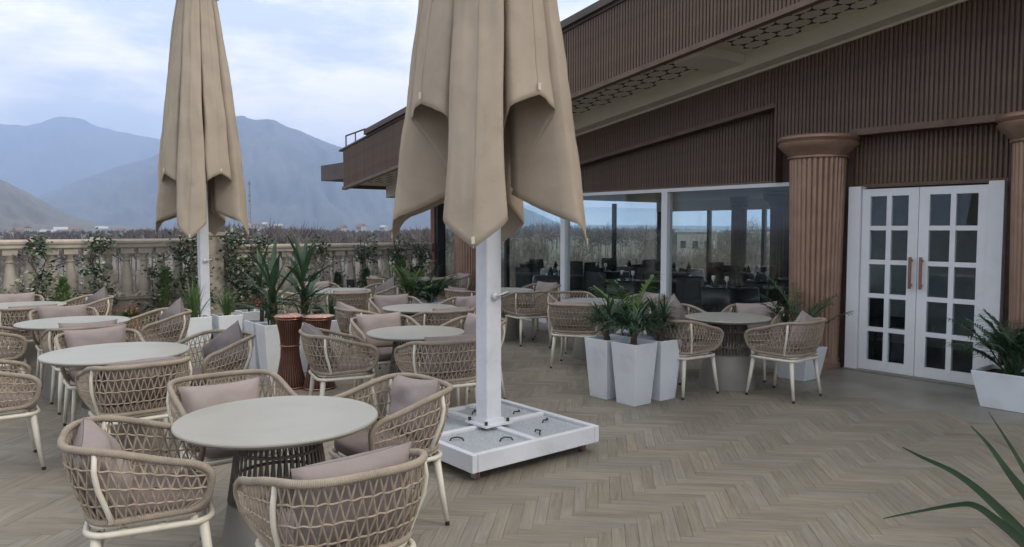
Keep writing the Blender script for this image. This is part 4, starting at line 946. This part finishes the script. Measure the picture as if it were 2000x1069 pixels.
for tt, wd, h, n, pale, lab in [(-1.84, .42, 1.62, 620, .45, 'cream-flecked climber on the balustrade above the far left chairs'), (-1.03, .50, 1.60, 560, .3, 'dark climber over the cap rail, second from the left edge'),
     (-.12, .55, 1.15, 460, .6, 'pale variegated climber left of the back umbrella post'), (.42, .7, 1.62, 900, .4, 'leafy climber just left of the back umbrella post'), (1.22, 1.05, 1.62, 1500, .42, 'widest pale-flecked climber, right of the back umbrella post'),
     (2.75, .8, 1.56, 620, .15, 'dark climber behind the tall dracaena planters'), (3.72, .42, 1.55, 420, .12, 'narrow dark climber mid balustrade, behind the back table'), (4.40, .50, 1.52, 480, .1, 'dark climber left of the corner, above the bushy palm'), (5.0, .5, 1.45, 420, .12, 'dark climber beside the reddish corner post')]:
    climber(tt, wd, h, n, int(tt * 100) + 700, pale * .6, lab)
def conifer(tt, h, label, d=.62, seed=1, m=None):
    t = empty('potted_conifer', tuple(BL(tt, d))); tag(t, label, 'conifer', 'small conifers along the balustrade'); rs = random.Random(seed)
    b = MB(); b.lathe([(.10, 0), (.14, .26), (.15, .27), (.15, .30), (.13, .30)], 18); b.build('pot', M_TERRA, t, True)
    b = MB(); b.tube([(0, 0, .26), (0, 0, .3 + h * .8)], [.014, .004], 5); b.build('trunk', M_TRUNK, t)
    b = MB()
    for i in range(520):
        q = rs.random() ** .7; r = .15 * (1 - q) ** .6 * (.5 + .5 * rs.random()) + .01; a = rs.uniform(0, 6.28); p = (r * math.cos(a), r * math.sin(a), .30 + h * q); e = rs.uniform(.5, 1.3)
        b.blade(p, (math.cos(a) * math.cos(e), math.sin(a) * math.cos(e), math.sin(e)), rs.uniform(.05, .10), .016, .2, 2)
    b.build('foliage', m or M_LEAFY, t)
conifer(-1.56, .62, 'small yellow-green conifer beside the leftmost climber', seed=1); conifer(-.10, .72, 'small conifer left of the back umbrella, before pale climber', seed=2); conifer(2.95, .55, 'small dark conifer behind the broad-leaved planters', seed=3, m=M_LEAF); conifer(3.55, .60, 'small dark conifer behind the back table', seed=4, m=M_LEAF); conifer(4.35, .85, 'yellow-green conifer in front of the dark corner climbers', seed=5)
def flower_pot(tt, label, seed, d=.75, rad=.17):
    t = empty('flower_pot', tuple(BL(tt, d))); tag(t, label, 'flower pot', 'red flower pots by the balustrade'); rs = random.Random(seed)
    b = MB(); b.lathe([(.12, 0), (.17, .24), (.185, .25), (.185, .28), (.16, .28)], 20); b.build('pot', M_TERRA, t, True)
    b = MB()
    for i in range(160): a = rs.uniform(0, 6.28); e = rs.uniform(.1, 1.4); r = rs.uniform(0, .1); b.blade((r * math.cos(a), r * math.sin(a), .27), (math.cos(a) * math.cos(e), math.sin(a) * math.cos(e), math.sin(e)), rs.uniform(.10, .26), .04, .9, 3)
    b.build('foliage', M_LEAFY, t); b = MB()
    for i in range(34):
        a = rs.uniform(0, 6.28); r = rs.uniform(0, .22); p = np.array([r * math.cos(a), r * math.sin(a), .48 - r * .5 + rs.uniform(-.06, .05)])
        for k in range(3): q = rs.uniform(0, 6.28); dd = np.array([math.cos(q), math.sin(q), rs.uniform(.0, .6)]) * .032; sd = np.cross(dd, Z) * .6; b.add([p, p + dd * .6 + sd, p + dd, p + dd * .6 - sd], [(0, 1, 2, 3)])
    b.build('blossom', M_RED, t)
flower_pot(-.66, 'red flowers in a pot behind the third left table', 1); flower_pot(1.30, 'red flowers in a pot behind the squat white planters', 2); flower_pot(1.62, 'red flowers in a pot nearest the broad-leaved planters', 3)
t = empty('garden_speaker', tuple(BL(3.32, .40))); b = MB(); b.box((0, 0, .48), (.13, .10, .46)); b.build('cabinet', M_BLK, t); b = MB(); b.box((0, 0, .125), (.2, .16, .25)); b.build('stand', M_PLINTH, t)
for z in (.34, .42, .5, .58): b = MB(); b.tube([(-.01, -.051, z), (-.01, -.056, z)], .018, 10); b.build('knob', M_GRAN, t)
tag(t, 'slim black box with pale dots before the balusters', 'speaker')

# foreground plant whose leaves reach in at bottom right
t = empty('foreground_plant', (1.42, 1.28, 0)); tag(t, 'long dark green blade leaves reaching in at the bottom right corner', 'plant')
b = MB(); b.lathe([(.14, 0), (.19, .34), (.2, .36), (.18, .36), (.17, .32)], 24); b.build('pot', M_POT, t, True); b = MB(); b.tube([(0, 0, .3), (.01, .01, .6), (0, 0, .72)], [.035, .03, .02], 8); b.build('trunk', M_TRUNK, t)
def atd(x, y, d): r = ray(x, y); return CA + r / FPX * d
base = np.array([1.42, 1.28, .70])
def smooth_pts(P, m=5):
    out = []
    for i in range(len(P) - 1):
        a, b_, c, d = P[max(i - 1, 0)], P[i], P[i + 1], P[min(i + 2, len(P) - 1)]
        for k in range(m):
            t_ = k / m; out.append(.5 * ((2 * b_) + (c - a) * t_ + (2 * a - 5 * b_ + 4 * c - d) * t_ ** 2 + (3 * b_ - a - 3 * c + d) * t_ ** 3))
    return out + [P[-1]]
for pts, wd in [([(1763, 874, 1.72), (1800, 893, 1.68), (1862, 922, 1.62), (1920, 965, 1.55), (2000, 1045, 1.48), (2100, 1160, 1.42)], .027),
                ([(1725, 1013, 1.55), (1800, 998, 1.53), (1870, 986, 1.50), (1905, 988, 1.48), (1945, 1015, 1.45), (2000, 1062, 1.42), (2090, 1160, 1.40)], .023),
                ([(1896, 832, 1.95), (1930, 868, 1.85), (1968, 920, 1.75), (2010, 975, 1.65), (2120, 1130, 1.5)], .030),
                ([(1930, 804, 2.0), (1955, 842, 1.9), (1985, 890, 1.8), (2040, 985, 1.65), (2130, 1130, 1.5)], .018)]:
    P = smooth_pts([atd(*q) for q in pts] + [base]); b = MB(); n_ = len(P); vs = []
    for i, p in enumerate(P):
        tg = P[min(i + 1, n_ - 1)] - P[max(i - 1, 0)]; tg /= np.linalg.norm(tg); sd = np.cross(tg, CA - p); sd /= np.linalg.norm(sd); up = np.cross(sd, tg); hw = wd / 2 * min(1, .10 + 1.3 * i / n_)
        sd = sd * .8 + up * .6
        vs += [p - sd * hw + up * hw * .3, p, p + sd * hw + up * hw * .3]
    b.add(vs, [f for i in range(n_ - 1) for f in ((i * 3, i * 3 + 1, i * 3 + 4, i * 3 + 3), (i * 3 + 1, i * 3 + 2, i * 3 + 5, i * 3 + 4))])
    o = ob('leaf', b.mesh('leaf', M_FRONT, True), t); o.matrix_parent_inverse = Matrix.Translation((-1.42, -1.28, 0))
for k in range(7):
    a = R(-70 + k * 28); b = MB(); b.blade((0, 0, .62), (math.cos(a) * .7, math.sin(a) * .7, .7), .45, .035, 1.2, 6); b.build('leaf', M_LEAFD, t)

# ------------------------------------------------------------------ haze
hz = MB(); hz.box((0, 4600, 700), (27000, 17000, 1420))
hm = bpy.data.materials.new('haze'); hm.use_nodes = True; n = hm.node_tree.nodes; n.remove(n['Principled BSDF'])
pv = n.new('ShaderNodeVolumePrincipled'); pv.inputs['Color'].default_value = (.50, .67, 1.0, 1); pv.inputs['Density'].default_value = .00016; pv.inputs['Anisotropy'].default_value = .0
hm.node_tree.links.new(pv.outputs[0], n['Material Output'].inputs['Volume'])
o = hz.build('haze', hm); tag(o, 'pale blue valley haze', 'haze', kind='stuff'); o.visible_shadow = True
